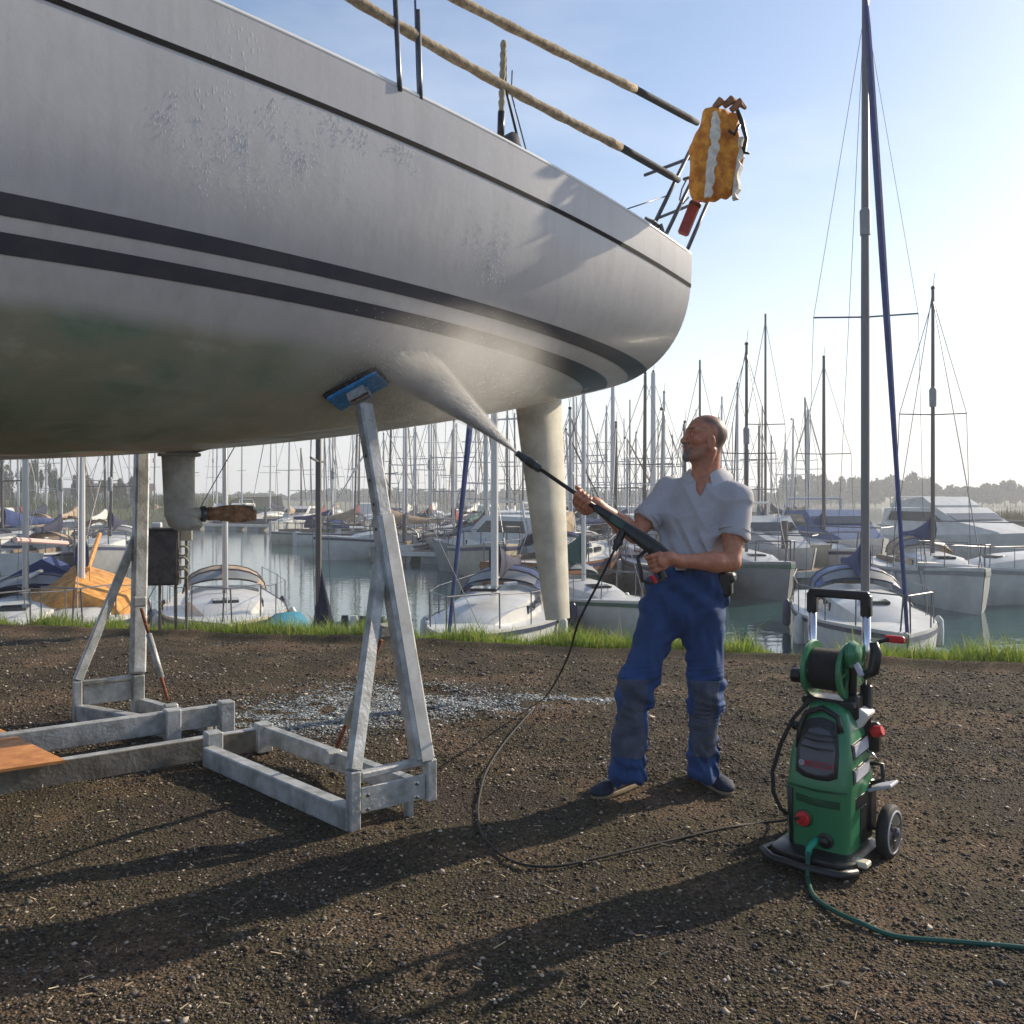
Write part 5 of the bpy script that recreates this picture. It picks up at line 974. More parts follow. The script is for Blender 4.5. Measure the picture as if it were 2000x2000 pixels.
# ================================================================ SPRAY
def build_spray():
    a=Vector(gunF); hp,hn=hull_at(800,712); b=hp; d=(b-a); L_=d.length; d.normalize(); x=d.cross(Vector((0,0,1))).normalized(); y=d.cross(x)
    wr=.012; w1=.23
    k=24000; t=rng.random(k)**.75; ang=rng.uniform(0,6.28,k); rad=np.sqrt(rng.random(k))**1.1*(.006+(w1*.95)*t**1.15); hlf=rng.uniform(.006,.03,k); th=rng.uniform(.0006,.0015,k)
    C=np.array(a)[None]+np.outer(t*L_,d)+(np.cos(ang)*rad)[:,None]*np.array(x)+(np.sin(ang)*rad*.55)[:,None]*np.array(y)
    D=np.array(d)[None]*L_+(np.cos(ang)*rad/(t+.05))[:,None]*np.array(x)+(np.sin(ang)*rad*.55/(t+.05))[:,None]*np.array(y); D/=np.linalg.norm(D,axis=1)[:,None]
    U=np.cross(D,rng.normal(size=(k,3))); U/=np.linalg.norm(U,axis=1)[:,None]; W_=np.cross(D,U)
    V=np.stack([C-D*hlf[:,None],C+U*th[:,None],C-U*th[:,None]*.5+W_*th[:,None]*.87,C-U*th[:,None]*.5-W_*th[:,None]*.87,C+D*hlf[:,None]],1)
    # rebound droplets off the hull
    k2=9000; r1=rng.normal(size=(k2,3))*np.array([.24,.2,.13]); C2=np.array(b)+np.array(hn)*np.abs(rng.normal(0,.12,k2))[:,None]+r1+np.array([0,0,-.03]); s2=rng.uniform(.0006,.0018,k2)[:,None]
    V2=np.stack([C2+np.array([0,0,1.3])*s2,C2+np.array([1,0,-.4])*s2,C2+np.array([-.5,.8,-.4])*s2,C2+np.array([-.5,-.8,-.4])*s2,C2-np.array([0,0,1])*s2],1)
    V=np.concatenate([V,V2]).reshape(-1,3); i=(np.arange(k+k2)*5)[:,None]; T=np.array([(0,1,2),(0,2,3),(0,3,1),(4,2,1),(4,3,2),(4,1,3)]); Fc=(i[:,:,None]+T[None]).reshape(-1,3)
    m=bpy.data.materials.new('water drops'); m.use_nodes=True; n=m.node_tree; bs=n.nodes['Principled BSDF']; bs.inputs['Base Color'].default_value=(.95,.95,.95,1); bs.inputs['Roughness'].default_value=.1
    tr=n.nodes.new('ShaderNodeBsdfTranslucent'); tr.inputs[0].default_value=(.95,.95,.95,1); ms=n.nodes.new('ShaderNodeMixShader'); ms.inputs[0].default_value=.75; n.links.new(bs.outputs[0],ms.inputs[1]); n.links.new(tr.outputs[0],ms.inputs[2]); n.links.new(ms.outputs[0],n.nodes['Material Output'].inputs[0])
    tag(npmesh('water_spray',V,Fc,m),'white jet of water drops fanning from the lance onto the hull',None,None,'stuff')
    # fine mist: a fan-shaped volume, thinning outwards
    def vol(name,label,dens,expr_len,mb,org,rot,soft):
        m=bpy.data.materials.new(name); m.use_nodes=True; n=m.node_tree; n.nodes.clear(); out=n.nodes.new('ShaderNodeOutputMaterial'); pv=n.nodes.new('ShaderNodeVolumePrincipled'); pv.inputs['Color'].default_value=(.97,.96,.94,1); pv.inputs['Anisotropy'].default_value=.35
        tc=n.nodes.new('ShaderNodeTexCoord'); sp=n.nodes.new('ShaderNodeSeparateXYZ'); n.links.new(tc.outputs['Object'],sp.inputs[0])
        def mt(op,a_,b_=None,cl=False):
            q=n.nodes.new('ShaderNodeMath'); q.operation=op; q.use_clamp=cl
            for i_,v in enumerate((a_,b_)):
                if v is None: continue
                if isinstance(v,(int,float)): q.inputs[i_].default_value=v
                else: n.links.new(v,q.inputs[i_])
            return q.outputs[0]
        X_,Y_,Z_=sp.outputs
        if soft=='cone':
            rr=mt('ADD',mt('MULTIPLY',Z_,w1/L_),wr); u2=mt('ADD',mt('POWER',mt('DIVIDE',X_,rr),2),mt('POWER',mt('DIVIDE',Y_,mt('MULTIPLY',rr,.6)),2)); fo=mt('SUBTRACT',1,u2,True); fo=mt('POWER',fo,1.3); ax=mt('DIVIDE',.2,mt('ADD',Z_,.18)); f_=mt('MULTIPLY',fo,ax)
        else:
            l_=n.nodes.new('ShaderNodeVectorMath'); l_.operation='LENGTH'; q=n.nodes.new('ShaderNodeMapping'); q.inputs['Scale'].default_value=tuple(1/v for v in soft); n.links.new(tc.outputs['Object'],q.inputs[0]); n.links.new(q.outputs[0],l_.inputs[0]); f_=mt('POWER',mt('SUBTRACT',1,l_.outputs['Value'],True),1.4)
        nz=n.nodes.new('ShaderNodeTexNoise'); nz.inputs['Scale'].default_value=7 if soft=='cone' else 4; nz.inputs['Detail'].default_value=4
        if soft=='cone': q=n.nodes.new('ShaderNodeMapping'); q.inputs['Scale'].default_value=(3,3,.5); n.links.new(tc.outputs['Object'],q.inputs[0]); n.links.new(q.outputs[0],nz.inputs['Vector'])
        else: n.links.new(tc.outputs['Object'],nz.inputs['Vector'])
        nn=mt('MULTIPLY',mt('SUBTRACT',nz.outputs[0],.25,True),2.2); f_=mt('MULTIPLY',mt('MULTIPLY',f_,nn),dens); n.links.new(f_,pv.inputs['Density']); n.links.new(pv.outputs[0],out.inputs['Volume'])
        me=mb.mesh(name); me.materials.append(m); o=bpy.data.objects.new(name,me); COL.objects.link(o); o.matrix_world=Matrix.Translation(org)@rot.to_4x4(); return tag(o,label,None,None,'stuff')
    rot=Matrix((x,y,d)).transposed(); mb=MB(); mb.lathe([(wr,0),(wr+w1*.5,L_*.5),(wr+w1*1.04,L_*1.04)],20); 
    vol('spray_mist','white cone of fine mist between the nozzle and the hull',85,None,mb,a,rot,'cone')
    mb=MB(); mb.lathe([(math.sin(R(q))*.62,-math.cos(R(q))*.34) for q in range(5,180,17)],20); vol('drifting_mist','thin veil of mist drifting below the hull',4.5,None,mb,b+Vector((.22,-.02,.0)),Matrix.Identity(3),(.62,.62,.34))
build_spray()
# ================================================================ MARINA
BM={}
def bmat(name,col,rough=.5,**k):
    if name not in BM: BM[name]=mat('boat '+name,col,rough,**k)
    return BM[name]
bmat('white',(.6,.6,.58),.35,var=.2,scale=1.5); bmat('cream',(.5,.46,.36),.45,var=.2,scale=1.5); bmat('navy',(.02,.03,.09),.4,var=.2,scale=2); bmat('green',(.03,.12,.08),.5,var=.2,scale=2); bmat('red',(.3,.03,.025),.5,var=.2,scale=2)
bmat('grey',(.25,.26,.27),.5,var=.2,scale=2); bmat('alu',(.42,.43,.44),.35,metal=.6); bmat('wood',(.22,.09,.035),.5,var=.4,scale=6); bmat('wire',(.15,.15,.16),.4,metal=.5); bmat('darkmast',(.1,.09,.085),.5); bmat('palemast',(.55,.55,.55),.4)
bmat('bluecloth',(.02,.045,.16),.85,var=.35,scale=4,bump=.3); bmat('navycloth',(.012,.016,.05),.85,var=.35,scale=6,bump=.3); bmat('tancloth',(.4,.3,.2),.85,var=.3,scale=5,bump=.3); bmat('orangecloth',(.6,.3,.07),.85,var=.5,scale=5,bump=.4,col2=(.32,.13,.03)); bmat('whitecloth',(.6,.6,.58),.85,var=.25,scale=5,bump=.3)
bmat('greencloth',(.02,.09,.08),.85,var=.3,scale=5,bump=.3); bmat('redcloth',(.2,.03,.03),.85,var=.3,scale=5,bump=.3); bmat('greymast',(.13,.13,.14),.45,metal=.3); bmat('navyblue',(.012,.03,.16),.6,var=.3,scale=3,bump=.2); bmat('turq',(.0,.15,.22),.75,var=.5,scale=6,bump=.4,col2=(.0,.16,.3)); bmat('dullblue',(.06,.12,.28),.6,var=.3,scale=4); bmat('pinkwood',(.6,.42,.38),.6); bmat('orangewood',(.65,.3,.06),.5,var=.3,scale=8)
bmat('teak',(.2,.15,.1),.8,var=.4,scale=8)
MC={}
def cached(key,fn,m):
    if key not in MC: mb=MB(); fn(mb); me=mb.mesh(key[0] if isinstance(key,tuple) else key); me.materials.append(m); me.polygons.foreach_set('use_smooth',[True]*len(me.polygons)); me.set_sharp_from_angle(angle=R(38)); MC[key]=me
    return MC[key]
def part(par,name,key,fn,m,loc=None,rz=0,sc=None):
    o=bpy.data.objects.new(name,cached((name,key,m.name),fn,m)); COL.objects.link(o); o.parent=par
    if loc: o.location=loc
    if rz: o.rotation_euler=(0,0,rz)
    if sc: o.scale=sc
    return o
def hbeam(t,B,sq=.72):      # t 0 transom .. 1 bow
    return B/2*(sq+(1-sq)*math.sin(min(t/.45,1)*math.pi/2) if t<.45 else math.cos((t-.45)/.55*math.pi/2)**.75)
def shz(t,F): return F*(1.0-.12*math.sin(math.pi*min(t*1.1,1))+.22*t*t)
def yacht(label,px,D,yaw,L,B,Fb,mast_h,hullc='white',cover='bluecloth',mastc='alu',furl=None,hood=None,group=None,spr=(.45,),stays=2,lean=0,r=.06,radar=0,cat='yacht',boom=True,cabin=True,detail=True,stripe='navy',pulpit=True,mastfrac=.55,furltop=1.0):
    X=(px-1000)/F*D; a=yaw; mx=L*(mastfrac-.5)
    o=thing('moored_yacht',label,cat,(X-mx*math.cos(a),D-mx*math.sin(a),WZ),a,group)
    def fh(mb):
        secs=[]; n=13
        for i in range(n):
            t=i/(n-1); x=-L/2+L*t; hb_=max(hbeam(t,B),.01); z=shz(t,Fb); rk=.35*t**3
            secs.append([(x+rk*(k_),s_*hb_*w_,z*k_ -.25*(1-k_)) for s_,w_,k_ in((-1,1,1),(-1,.97,.6),(-1,.86,.25),(-1,.5,-.05),(1,.5,-.05),(1,.86,.25),(1,.97,.6),(1,1,1))])
        mb.loft(secs,close=False,cap=False); mb.add(secs[0],[(0,1,2,3,4,5,6,7)])
    part(o,'hull',(L,B,Fb),fh,BM[hullc])
    def fd(mb):
        v=[];n=13
        for i in range(n): t=i/(n-1); hb_=max(hbeam(t,B)-.02,.005); x=-L/2+L*t+.35*t**3; z=shz(t,Fb)-.015; v+=[(x,-hb_,z),(x,0,z+.04),(x,hb_,z)]
        mb.add(v,[(i*3+j,(i+1)*3+j,(i+1)*3+j+1,i*3+j+1) for i in range(n-1) for j in(0,1)])
    part(o,'deck',(L,B,Fb),fd,BM['white'])
    def fs(mb):
        for s_ in(-1,1):
            v=[];n=13
            for i in range(n): t=i/(n-1); hb_=max(hbeam(t,B),.01); x=-L/2+L*t+.35*t**3*.92; z=shz(t,Fb); v+=[(x,s_*(hb_+.012),z*.93),(x,s_*(hb_*.995+.012),z*.83)]
            mb.add(v,[(2*i,2*i+2,2*i+3,2*i+1) for i in range(n-1)])
    if detail: part(o,'sheer_stripe',(L,B,Fb),fs,BM[stripe])['kind']='stuff'
    if cabin:
        ch=.38 if L<8 else .48; sec=((-.14,.30,.02,.35),(-.12,.30,1,.33),(.12,.29,.85,.3),(.26,.2,.55,.2),(.31,.12,.05,.1))
        def fc(mb):
            secs=[]
            for x,w_,h,_ in sec: z=Fb*.92; hh=ch*h+.03; secs.append([(x*L,-w_*B,z-.05),(x*L,-w_*B*.92,z+hh*.8),(x*L,-w_*B*.5,z+hh),(x*L,w_*B*.5,z+hh),(x*L,w_*B*.92,z+hh*.8),(x*L,w_*B,z-.05)])
            mb.loft(secs)
        cb=part(o,'cabin',(L,B,Fb,ch),fc,BM['white'])
        if detail:
            for s_ in(-1,1):
                for x0,x1 in((-.1,.0),(.02,.11)):
                    def fw(mb,x0=x0,x1=x1,s_=s_): w0=.3*B; z=Fb*.92; mb.add([(x0*L,s_*(w0-.0),z+ch*.28),(x1*L,s_*(w0-.01*B),z+ch*.28),(x1*L-.05,s_*(w0*.965),z+ch*.6),(x0*L+.05,s_*(w0*.965),z+ch*.62)]+[(x0*L,s_*(w0-.04),z+ch*.28),(x1*L,s_*(w0-.05),z+ch*.28),(x1*L-.05,s_*(w0*.9),z+ch*.6),(x0*L+.05,s_*(w0*.9),z+ch*.62)],[(0,1,2,3),(4,7,6,5),(0,4,5,1),(1,5,6,2),(2,6,7,3),(3,7,4,0)])
                    part(cb,'window',(L,B,x0,s_),fw,M['glass'])
            for hx in(.17,): part(o,'hatch',(L,),lambda mb: mb.box((hx*L,0,Fb*.92+ch*.82),(.5,.5,.06),bev=.01),M['glass'])
        part(o,'cockpit',(L,B,Fb),lambda mb: (mb.box((-.3*L,-B*.2,Fb*.95+.06),(L*.3,.14,.2),bev=.03),mb.box((-.3*L,B*.2,Fb*.95+.06),(L*.3,.14,.2),bev=.03),mb.box((-.3*L,0,Fb*.9+.06),(L*.3,B*.36,.04))),BM['teak'])['kind']='stuff'
    if mast_h:
        zt=mast_h; z0=Fb*.95; mc=BM[mastc]
        mm=part(o,'mast',(mast_h,r,lean,z0),lambda mb: mb.tube([(0,0,z0),(lean*.4,0,zt*.5),(lean,0,zt)],[r,r,r*.75],8),mc,(mx,0,0))
        for sf in spr:
            z=z0+(zt-z0)*sf; part(mm,'spreader',(z,B,mast_h),lambda mb: (mb.tube([(0,-B*.38,z+.03),(0,0,z),(0,B*.38,z+.03)],.018 if D<40 else .028,5)),mc)
        if stays:
            rw=.006 if D<25 else (.012 if D<50 else .018); zz=z0+(zt-z0)*spr[0]
            for s_ in(-1,1): part(mm,'shroud',(zz,zt,s_,B),lambda mb: mb.tube([(-.1,s_*B*.44,z0),(0,s_*B*.38,zz+.03),(lean*.97,0,zt*.97)],rw,4,False),BM['wire'])
            if stays>1:
                part(mm,'backstay',(zt,L),lambda mb: mb.tube([(lean,0,zt),(-L/2-mx+.1,0,z0)],rw,4,False),BM['wire'])
                if not furl: part(mm,'forestay',(zt,L),lambda mb: mb.tube([(lean,0,zt*.97),(L/2-mx+.2,0,z0+.15)],rw*1.3,4,False),BM['wire'])
        if radar: part(mm,'radar_reflector',(radar,D),lambda mb: mb.lathe([(.03,-.32),(.10,-.28),(.11,.2),(.05,.3)],12,None,(.0,0,radar)),BM['grey'])
        if detail: part(mm,'masthead_light',(zt,),lambda mb: (mb.box((lean,0,zt+.06),(.12,.1,.1),bev=.02),mb.tube([(lean,0,zt),(lean,.05,zt+.5)],.008,4)),M['black'])['kind']='stuff'
        if furl:
            part(o,'furled_genoa',(zt,L,furl,D),lambda mb: mb.tube([(mx+lean+(L/2-mx+.25-lean)*t,0,zt*furltop*(1-t)+(z0+.2)*t) for t in np.linspace(0,1,14)],[.03]+[(.035+.034*math.sin(math.pi*min(t*1.0+.18,1)))*(1 if D<30 else .65) for t in np.linspace(.07,.93,12)]+[.03],7),BM[furl])
        if boom:
            zb=z0+.75; bl=L*.38
            part(o,'boom',(zb,bl),lambda mb: mb.tube([(mx-.1,0,zb),(mx-bl,0,zb+.08)],.05,7),mc)
            if cover: part(o,'sail_cover',(zb,bl,cover),lambda mb: mb.loft([[(mx-.05-bl*t,.13*(1-.55*t)*math.cos(q),zb+.12+.0*t+(.3*(1-t)**1.6+.1)*math.sin(q)+.25*(1-t)**3) for q in [2*math.pi*k/9 for k in range(9)]] for t in(0,.06,.2,.4,.6,.8,.98)]),BM[cover])
    if hood:
        x0=-.13*L; w_=B*.33; z=Fb*.92+ (.38 if L<8 else .48)*.75; h=.55
        def fho(mb):
            secs=[]
            for t,hh in((0,.55),(.35,.9),(.8,1.0),(1.0,.96)): secs.append([(x0+.75-1.15*t,w_*math.cos(q),z+h*hh*math.sin(q)**.8) for q in [math.pi*k/10 for k in range(11)]])
            mb.loft(secs,close=False,cap=False)
        hd=part(o,'sprayhood',(L,B,Fb),fho,BM[hood])
        def fwi(mb):
            c=[(x0+.79-.40*t,w_*1.015*math.cos(q),z+.01+h*1.02*(.55+.35*t/1.)*math.sin(q)**.8) for t in(.12,.86) for q in [math.pi*(.2+.6*k/6) for k in range(7)]]
            mb.add(c,[(i,i+1,i+8,i+7) for i in range(6)])
        part(hd,'clear_window',(L,B,Fb),fwi,BM['grey'])
        for t in(0.35,1.0): part(hd,'hood_bow',(L,B,Fb,t),lambda mb: mb.tube([(x0+.75-1.15*t,w_*1.02*math.cos(q),z+h*1.02*(.9 if t<.5 else .96)*max(math.sin(q),0)**.8) for q in [math.pi*k/10 for k in range(11)]],.02,5),BM['wire'])
    if pulpit:
        z=shz(1,Fb); rp=.014 if D<30 else .025
        part(o,'pulpit',(L,B,Fb,rp),lambda mb: (mb.tube([(L/2-.9,-B*.23,z-.05),(L/2-.85,-B*.23,z+.55),(L/2+.35,0,z+.6),(L/2-.85,B*.23,z+.55),(L/2-.9,B*.23,z-.05)],rp,5),mb.tube([(L/2+.1,-.08,z-.1),(L/2+.2,-.05,z+.58)],rp,5),mb.tube([(L/2+.1,.08,z-.1),(L/2+.2,.05,z+.58)],rp,5)),BM['wire'])['kind']='stuff'
        for s_ in(-1,1): part(o,'guard_rail',(L,B,Fb,rp,s_),lambda mb: (mb.tube([(-L/2+L*t,s_*(hbeam(t,B)-.05),shz(t,Fb)+.55) for t in(.02,.25,.5,.75,.9)],rp*.6,4),*[mb.tube([(-L/2+L*t,s_*(hbeam(t,B)-.05),shz(t,Fb)-.02),(-L/2+L*t,s_*(hbeam(t,B)-.05),shz(t,Fb)+.57)],rp*.8,4) for t in(.03,.27,.5,.73)]),BM['wire'])['kind']='stuff'
    if detail and D<33 and mast_h:
        for i_,(t_,s_) in enumerate(((.25,1),(.55,1),(.25,-1),(.6,-1))):
            xx=-L/2+L*t_; yy=s_*(hbeam(t_,B)+.1); part(o,'fender',('fd',i_,L,B),lambda mb: mb.lathe([(.02,-.32),(.09,-.26),(.1,0),(.09,.22),(.03,.3)],10,None,(xx,yy,Fb*.55)),BM['white' if i_%2 else 'navy'])
    return o
def motorboat(label,px,D,yaw,L,B,Fb,hullc='white',sup='white',group=None,fly=False):
    X=(px-1000)/F*D; o=thing('motor_boat',label,'motorboat',(X,D,WZ),yaw,group)
    def fh(mb):
        secs=[];n=12
        for i in range(n):
            t=i/(n-1); x=-L/2+L*t; hb_=max(hbeam(t,B,.9),.02); z=Fb*(.85+.35*t*t)
            secs.append([(x+.5*t**2*k_,s_*hb_*w_,z*k_-.25*(1-k_)) for s_,w_,k_ in((-1,1,1),(-1,.94,.6),(-1,.8,.2),(-1,.4,-.1),(1,.4,-.1),(1,.8,.2),(1,.94,.6),(1,1,1))])
        mb.loft(secs,close=False,cap=False); mb.add(secs[0],[tuple(range(8))]); v=[]
        for i in range(n): t=i/(n-1); hb_=max(hbeam(t,B,.9)-.03,.01); x=-L/2+L*t+.5*t*t; z=Fb*(.85+.35*t*t)-.02; v+=[(x,-hb_,z),(x,hb_,z)]
        mb.add(v,[(2*i,2*i+2,2*i+3,2*i+1) for i in range(n-1)])
    part(o,'hull',(L,B,Fb,'m'),fh,BM[hullc])
    z=Fb*.9; w_=B*.4; h=1.35
    part(o,'cabin',(L,B,Fb,'m'),lambda mb: mb.loft([[(x*L,-w_*a,z-.05),(x*L,-w_*a*.9,z+h*q),(x*L,w_*a*.9,z+h*q),(x*L,w_*a,z-.05)] for x,a,q in((-.3,1,.02),(-.28,1,.95),(.05,1,1),(.16,.95,.55),(.34,.7,.25),(.38,.5,.03))]),BM[sup])
    part(o,'windscreen',(L,B,Fb),lambda mb: mb.add([(.062*L,-w_*.84,z+h*.93),(.062*L,w_*.84,z+h*.93),(.155*L+.02,w_*.84,z+h*.6),(.155*L+.02,-w_*.84,z+h*.6)],[(3,2,1,0)]),M['glass'])
    for s_ in(-1,1): part(o,'side_window',(L,B,Fb,s_),lambda mb: mb.add([(-.24*L,s_*(w_*.925+.01),z+h*.85),(.03*L,s_*(w_*.925+.01),z+h*.85),(.1*L,s_*(w_*.945+.01),z+h*.52),(-.24*L,s_*(w_*.955+.01),z+h*.52)],[(0,1,2,3)] if s_<0 else [(3,2,1,0)]),M['glass'])
    part(o,'radar_arch',(L,B,Fb),lambda mb: (mb.tube([(-.25*L,-w_,z+h*.5),(-.2*L,-w_*.85,z+h*1.35),(-.2*L,w_*.85,z+h*1.35),(-.25*L,w_,z+h*.5)],.06,6)),BM['white'])
    part(o,'bow_rail',(L,B,Fb),lambda mb: mb.tube([(L*(.1+.4*t)+.3*t,s_*(B/2*(1-t**2.5)*.95),Fb*1.05+.55) for s_,ts in((-1,(0,.3,.6,.85,1)),(1,(.85,.6,.3,0))) for t in ts],.025,5),BM['wire'])['kind']='stuff'
    if fly: part(o,'flybridge',(L,B,Fb),lambda mb: mb.loft([[(x*L,-w_*.8,z+h),(x*L,-w_*.8,z+h+.5*q),(x*L,w_*.8,z+h+.5*q),(x*L,w_*.8,z+h)] for x,q in((-.26,.4),(-.05,1),(.02,.2))]),BM['white'])
    return o
Y=lambda d: R(d)
mh=lambda py,D: H+(HY-py)/F*D-WZ           # mast height above the water
# ---- nearest boats
h1=yacht('near white yacht with tall grey mast, bow toward the quay behind the pressure washer',1690,18.2,math.atan2(-3.7,-.8),8.2,2.6,.72,13.2,'white','bluecloth','greymast','navyblue','dullblue',spr=(.475,),stays=2,radar=8.55,r=.085,furltop=1.0)
yacht('pale grey yacht seen bow-on, just right of the tall grey mast',1822,27,Y(-97),8,2.5,1.0,mh(566,27),'white','bluecloth','darkmast',None,'tancloth',spr=(.55,),radar=mh(775,27),stripe='grey')
yacht('white yacht cut off by the right edge of the photo, rope round its bow',1990,27,Y(205),8.5,2.7,1.0,0,'white','whitecloth','alu',None,None,stripe='grey')
motorboat('large white motor cruiser with dark windscreen band in front of the reeds',1862,43,Y(-75),11,4.0,1.35,'white','white',fly=True)
motorboat('blue-grey motorboat behind the tall grey mast',1622,38,Y(-88),9,3.4,1.3,'white','dullblue')
motorboat('small white motorboat just right of the man\'s shoulder',1490,35,Y(-80),7,2.6,1.1,'white','white')
yacht('dull green hulled boat lying right of the man\'s hips',1458,30,Y(-85),7.5,2.6,.95,mh(675,30),'grey','navycloth','darkmast',None,None,spr=(.5,),radar=mh(850,30),stripe='green')
yacht('blue-canopied yacht behind the rudder with navy furled sails',966,18.0,math.atan2(-3.8,-.64),8,2.6,.72,9.3,'white','navycloth','palemast','bluecloth','bluecloth',spr=(.45,),r=.075,stripe='navy')
yacht('small sloop with upright navy sail bag on its mast, left of the steel prop',622,13.4,Y(184),5.6,2.0,.42,mh(560,13.4),'white',None,'darkmast',None,None,spr=(.55,),r=.045,stays=2,boom=False,cabin=False,mastfrac=.5,pulpit=False,detail=False)
nb=bpy.data.objects['moored_yacht.00%d'%(len([o for o in bpy.data.objects if o.name.startswith('moored_yacht')])-1)]
def bagfn(mb):
    secs=[]
    for t in np.linspace(0,1,10): r0=.02+.17*t**1.2; secs.append([(-.02-.07*t+(.02+.17*t**1.2)*math.cos(q),.6*r0*math.sin(q),.0+2.02-1.02*t) for q in [2*math.pi*k/12 for k in range(12)]])
    mb.loft(secs)
part(nb,'mast_sail_bag','bag',bagfn,BM['navycloth'])
part(nb,'boom','b13',lambda mb: mb.tube([(-.1,0,1.15),(-1.4,0,1.2)],.04,7),BM['alu'])
for k in range(6): part(nb,'flaked_sail_fold',('f',k),lambda mb,k=k: mb.loft([[( -.34-.13*k-.06*u,.11*math.cos(q)*(1-.03*k),1.16+.13*math.sin(q)*(1-.05*k)) for q in [2*math.pi*j/10 for j in range(10)]] for u in(0,.5,1,1.5)]),BM['whitecloth' if k%2 else 'navycloth'])
yacht('white yacht with tan arched sprayhood moored near the meter cabinet',440,19,Y(-72),7.6,2.6,.72,9.8,'cream',None,'alu',None,'tancloth',spr=(.5,),boom=True)
yacht('yacht under an orange tarpaulin with blue sail cover, at the left',160,18,Y(-66),7.6,2.6,.75,11,'white','bluecloth','palemast',None,None,spr=(.6,),mastfrac=.62)
ob=[o for o in bpy.data.objects if o.get('label','').startswith('yacht under an orange')][0]
part(ob,'tarpaulin','tarp',lambda mb: mb.loft([[(x,-1.15*a,.75),(x,-.95*a,1.15*h),(x,-.1,1.55*h+.03*math.sin(x*9)),(x,.95*a,1.15*h),(x,1.15*a,.75)] for x,a,h in((-3.3,.75,.8),(-2.2,.95,1),(-1,1.03,1.03),(.2,1,.98),(1.3,.85,.95),(1.8,.6,.85))]),BM['orangecloth'])
part(ob,'varnished_spar','spar',lambda mb: mb.tube([(-1.6,.3,2.2),(.9,.1,1.6)],.05,7),BM['orangewood'])
yacht('yacht with blue arched canopy at the left edge of the photo',50,17.5,Y(-74),7.4,2.6,.75,9.5,'white',None,'alu',None,'bluecloth',spr=(.5,),stripe='navy')
wb=[o for o in bpy.data.objects if o.get('label','').startswith('yacht with blue arched')][0]
part(wb,'pale_boom','pb',lambda mb: mb.tube([(-2.6,.2,2.0),(1.2,.0,2.25)],.05,7),BM['pinkwood'])
part(wb,'cockpit_tent','tent',lambda mb: mb.loft([[(x,-.95*a,.8),(x,-.8*a,1.3*h),(x,0,1.75*h),(x,.8*a,1.3*h),(x,.95*a,.8)] for x,a,h in((-2.9,.8,.85),(-2,1,1),(-1.0,1,1))]),BM['bluecloth'])
dg_=thing('covered_dinghy','small dinghy under a bright turquoise cover beyond the grass','dinghy',((563-1000)/F*17.5,17.5,WZ),Y(80))
dg_.scale=(.8,.8,.8)
part(dg_,'hull','dg',lambda mb: mb.loft([[(x,-w_,.45),(x,-w_*.7,0),(x,w_*.7,0),(x,w_,.45)] for x,w_ in((-1.1,.3),(-.5,.42),(.4,.38),(1.1,.08))]),BM['white'])
part(dg_,'turquoise_cover','dc',lambda mb: mb.loft([[(x,w_*math.cos(q),.45+h*math.sin(q)+.02*math.sin(q*9+x*5)) for q in [math.pi*k/10 for k in range(11)]] for x,w_,h in((-1.12,.2,.15),(-1.0,.34,.42),(-.4,.44,.62),(.4,.4,.55),(1.0,.14,.2))]),BM['turq'])
yacht('small white sailing boat with a green canopy, just right of the rudder',1140,22,Y(-70),6.5,2.2,.7,mh(760,22),'white','greencloth','palemast',None,'greencloth',spr=(.45,),stripe='green')
# ---- pontoons
def pontoon(label,px0,px1,D0,D1,w_=1.6):
    a=Vector(((px0-1000)/F*D0,D0,WZ)); b=Vector(((px1-1000)/F*D1,D1,WZ)); o=thing('floating_pontoon',label,'pontoon',a,math.atan2(b.y-a.y,b.x-a.x)); l=(b-a).length; n=max(2,int(l/2.4))
    mb=MB(); mb.box((l/2,0,.5),(l,w_,.08)); mb.build('deck',BM['teak'],o); mb=MB(); mb.box((l/2,-w_/2-.03,.44),(l,.05,.2)); mb.build('edge_board',BM['white'],o)
    for i in range(n): mb=MB(); mb.box((l*(i+.5)/n,0,.2),(1.3,w_*.9,.5)); mb.build('float',BM['grey'],o)
    for i in range(0,n,3): mb=MB(); mb.tube([(l*(i+.5)/n,w_/2+.2,-.5),(l*(i+.5)/n,w_/2+.2,2.2)],.12,8); mb.build('pile',BM['darkmast'],o)
pontoon('short pontoon with pale edge behind the steel prop',735,900,43,42); pontoon('pontoon between the rudder and the man',905,1290,46,50); pontoon('long far pontoon behind the open water',360,760,88,78)
pontoon('pontoon between the boats right of the man',1500,1760,31,33)
# ---- rows of moored boats: prototypes by hull and cover, every boat its own object
rowd=random.Random(11)
covs=[('bluecloth','blue'),('bluecloth','blue'),('navycloth','navy'),('navycloth','navy'),('whitecloth','white'),('whitecloth','white'),('tancloth','tan'),('tancloth','tan'),('greencloth','green'),('redcloth','red')]; hulls=[('white','white'),('white','white'),('white','white'),('cream','cream'),('white','white'),('navy','dark blue'),('grey','grey'),('wood','brown')]
rows=[ # D, px from, to, step, place words
 (31,1120,1400,120,'in the row just behind the man','boats in the row behind the man'),(37,940,1440,62,'in the second row behind the man','boats in the second row'),
 (47,745,1480,50,'along the pontoon beyond the steel prop','boats along the middle pontoon'),(58,640,1560,46,'in the crowded middle rows','boats in the middle rows'),
 (74,560,1600,42,'in the crowded far rows','boats in the far rows'),(92,380,1560,44,'at the far pontoon beyond the open water','boats at the far pontoon'),
 (118,-20,1560,52,'in the farthest row below the wood','boats in the farthest row'),(62,-40,260,48,'in front of the left bank','boats in front of the left bank'),(38,-60,230,80,'in the left inner row','boats in the left inner row')]
seen={}
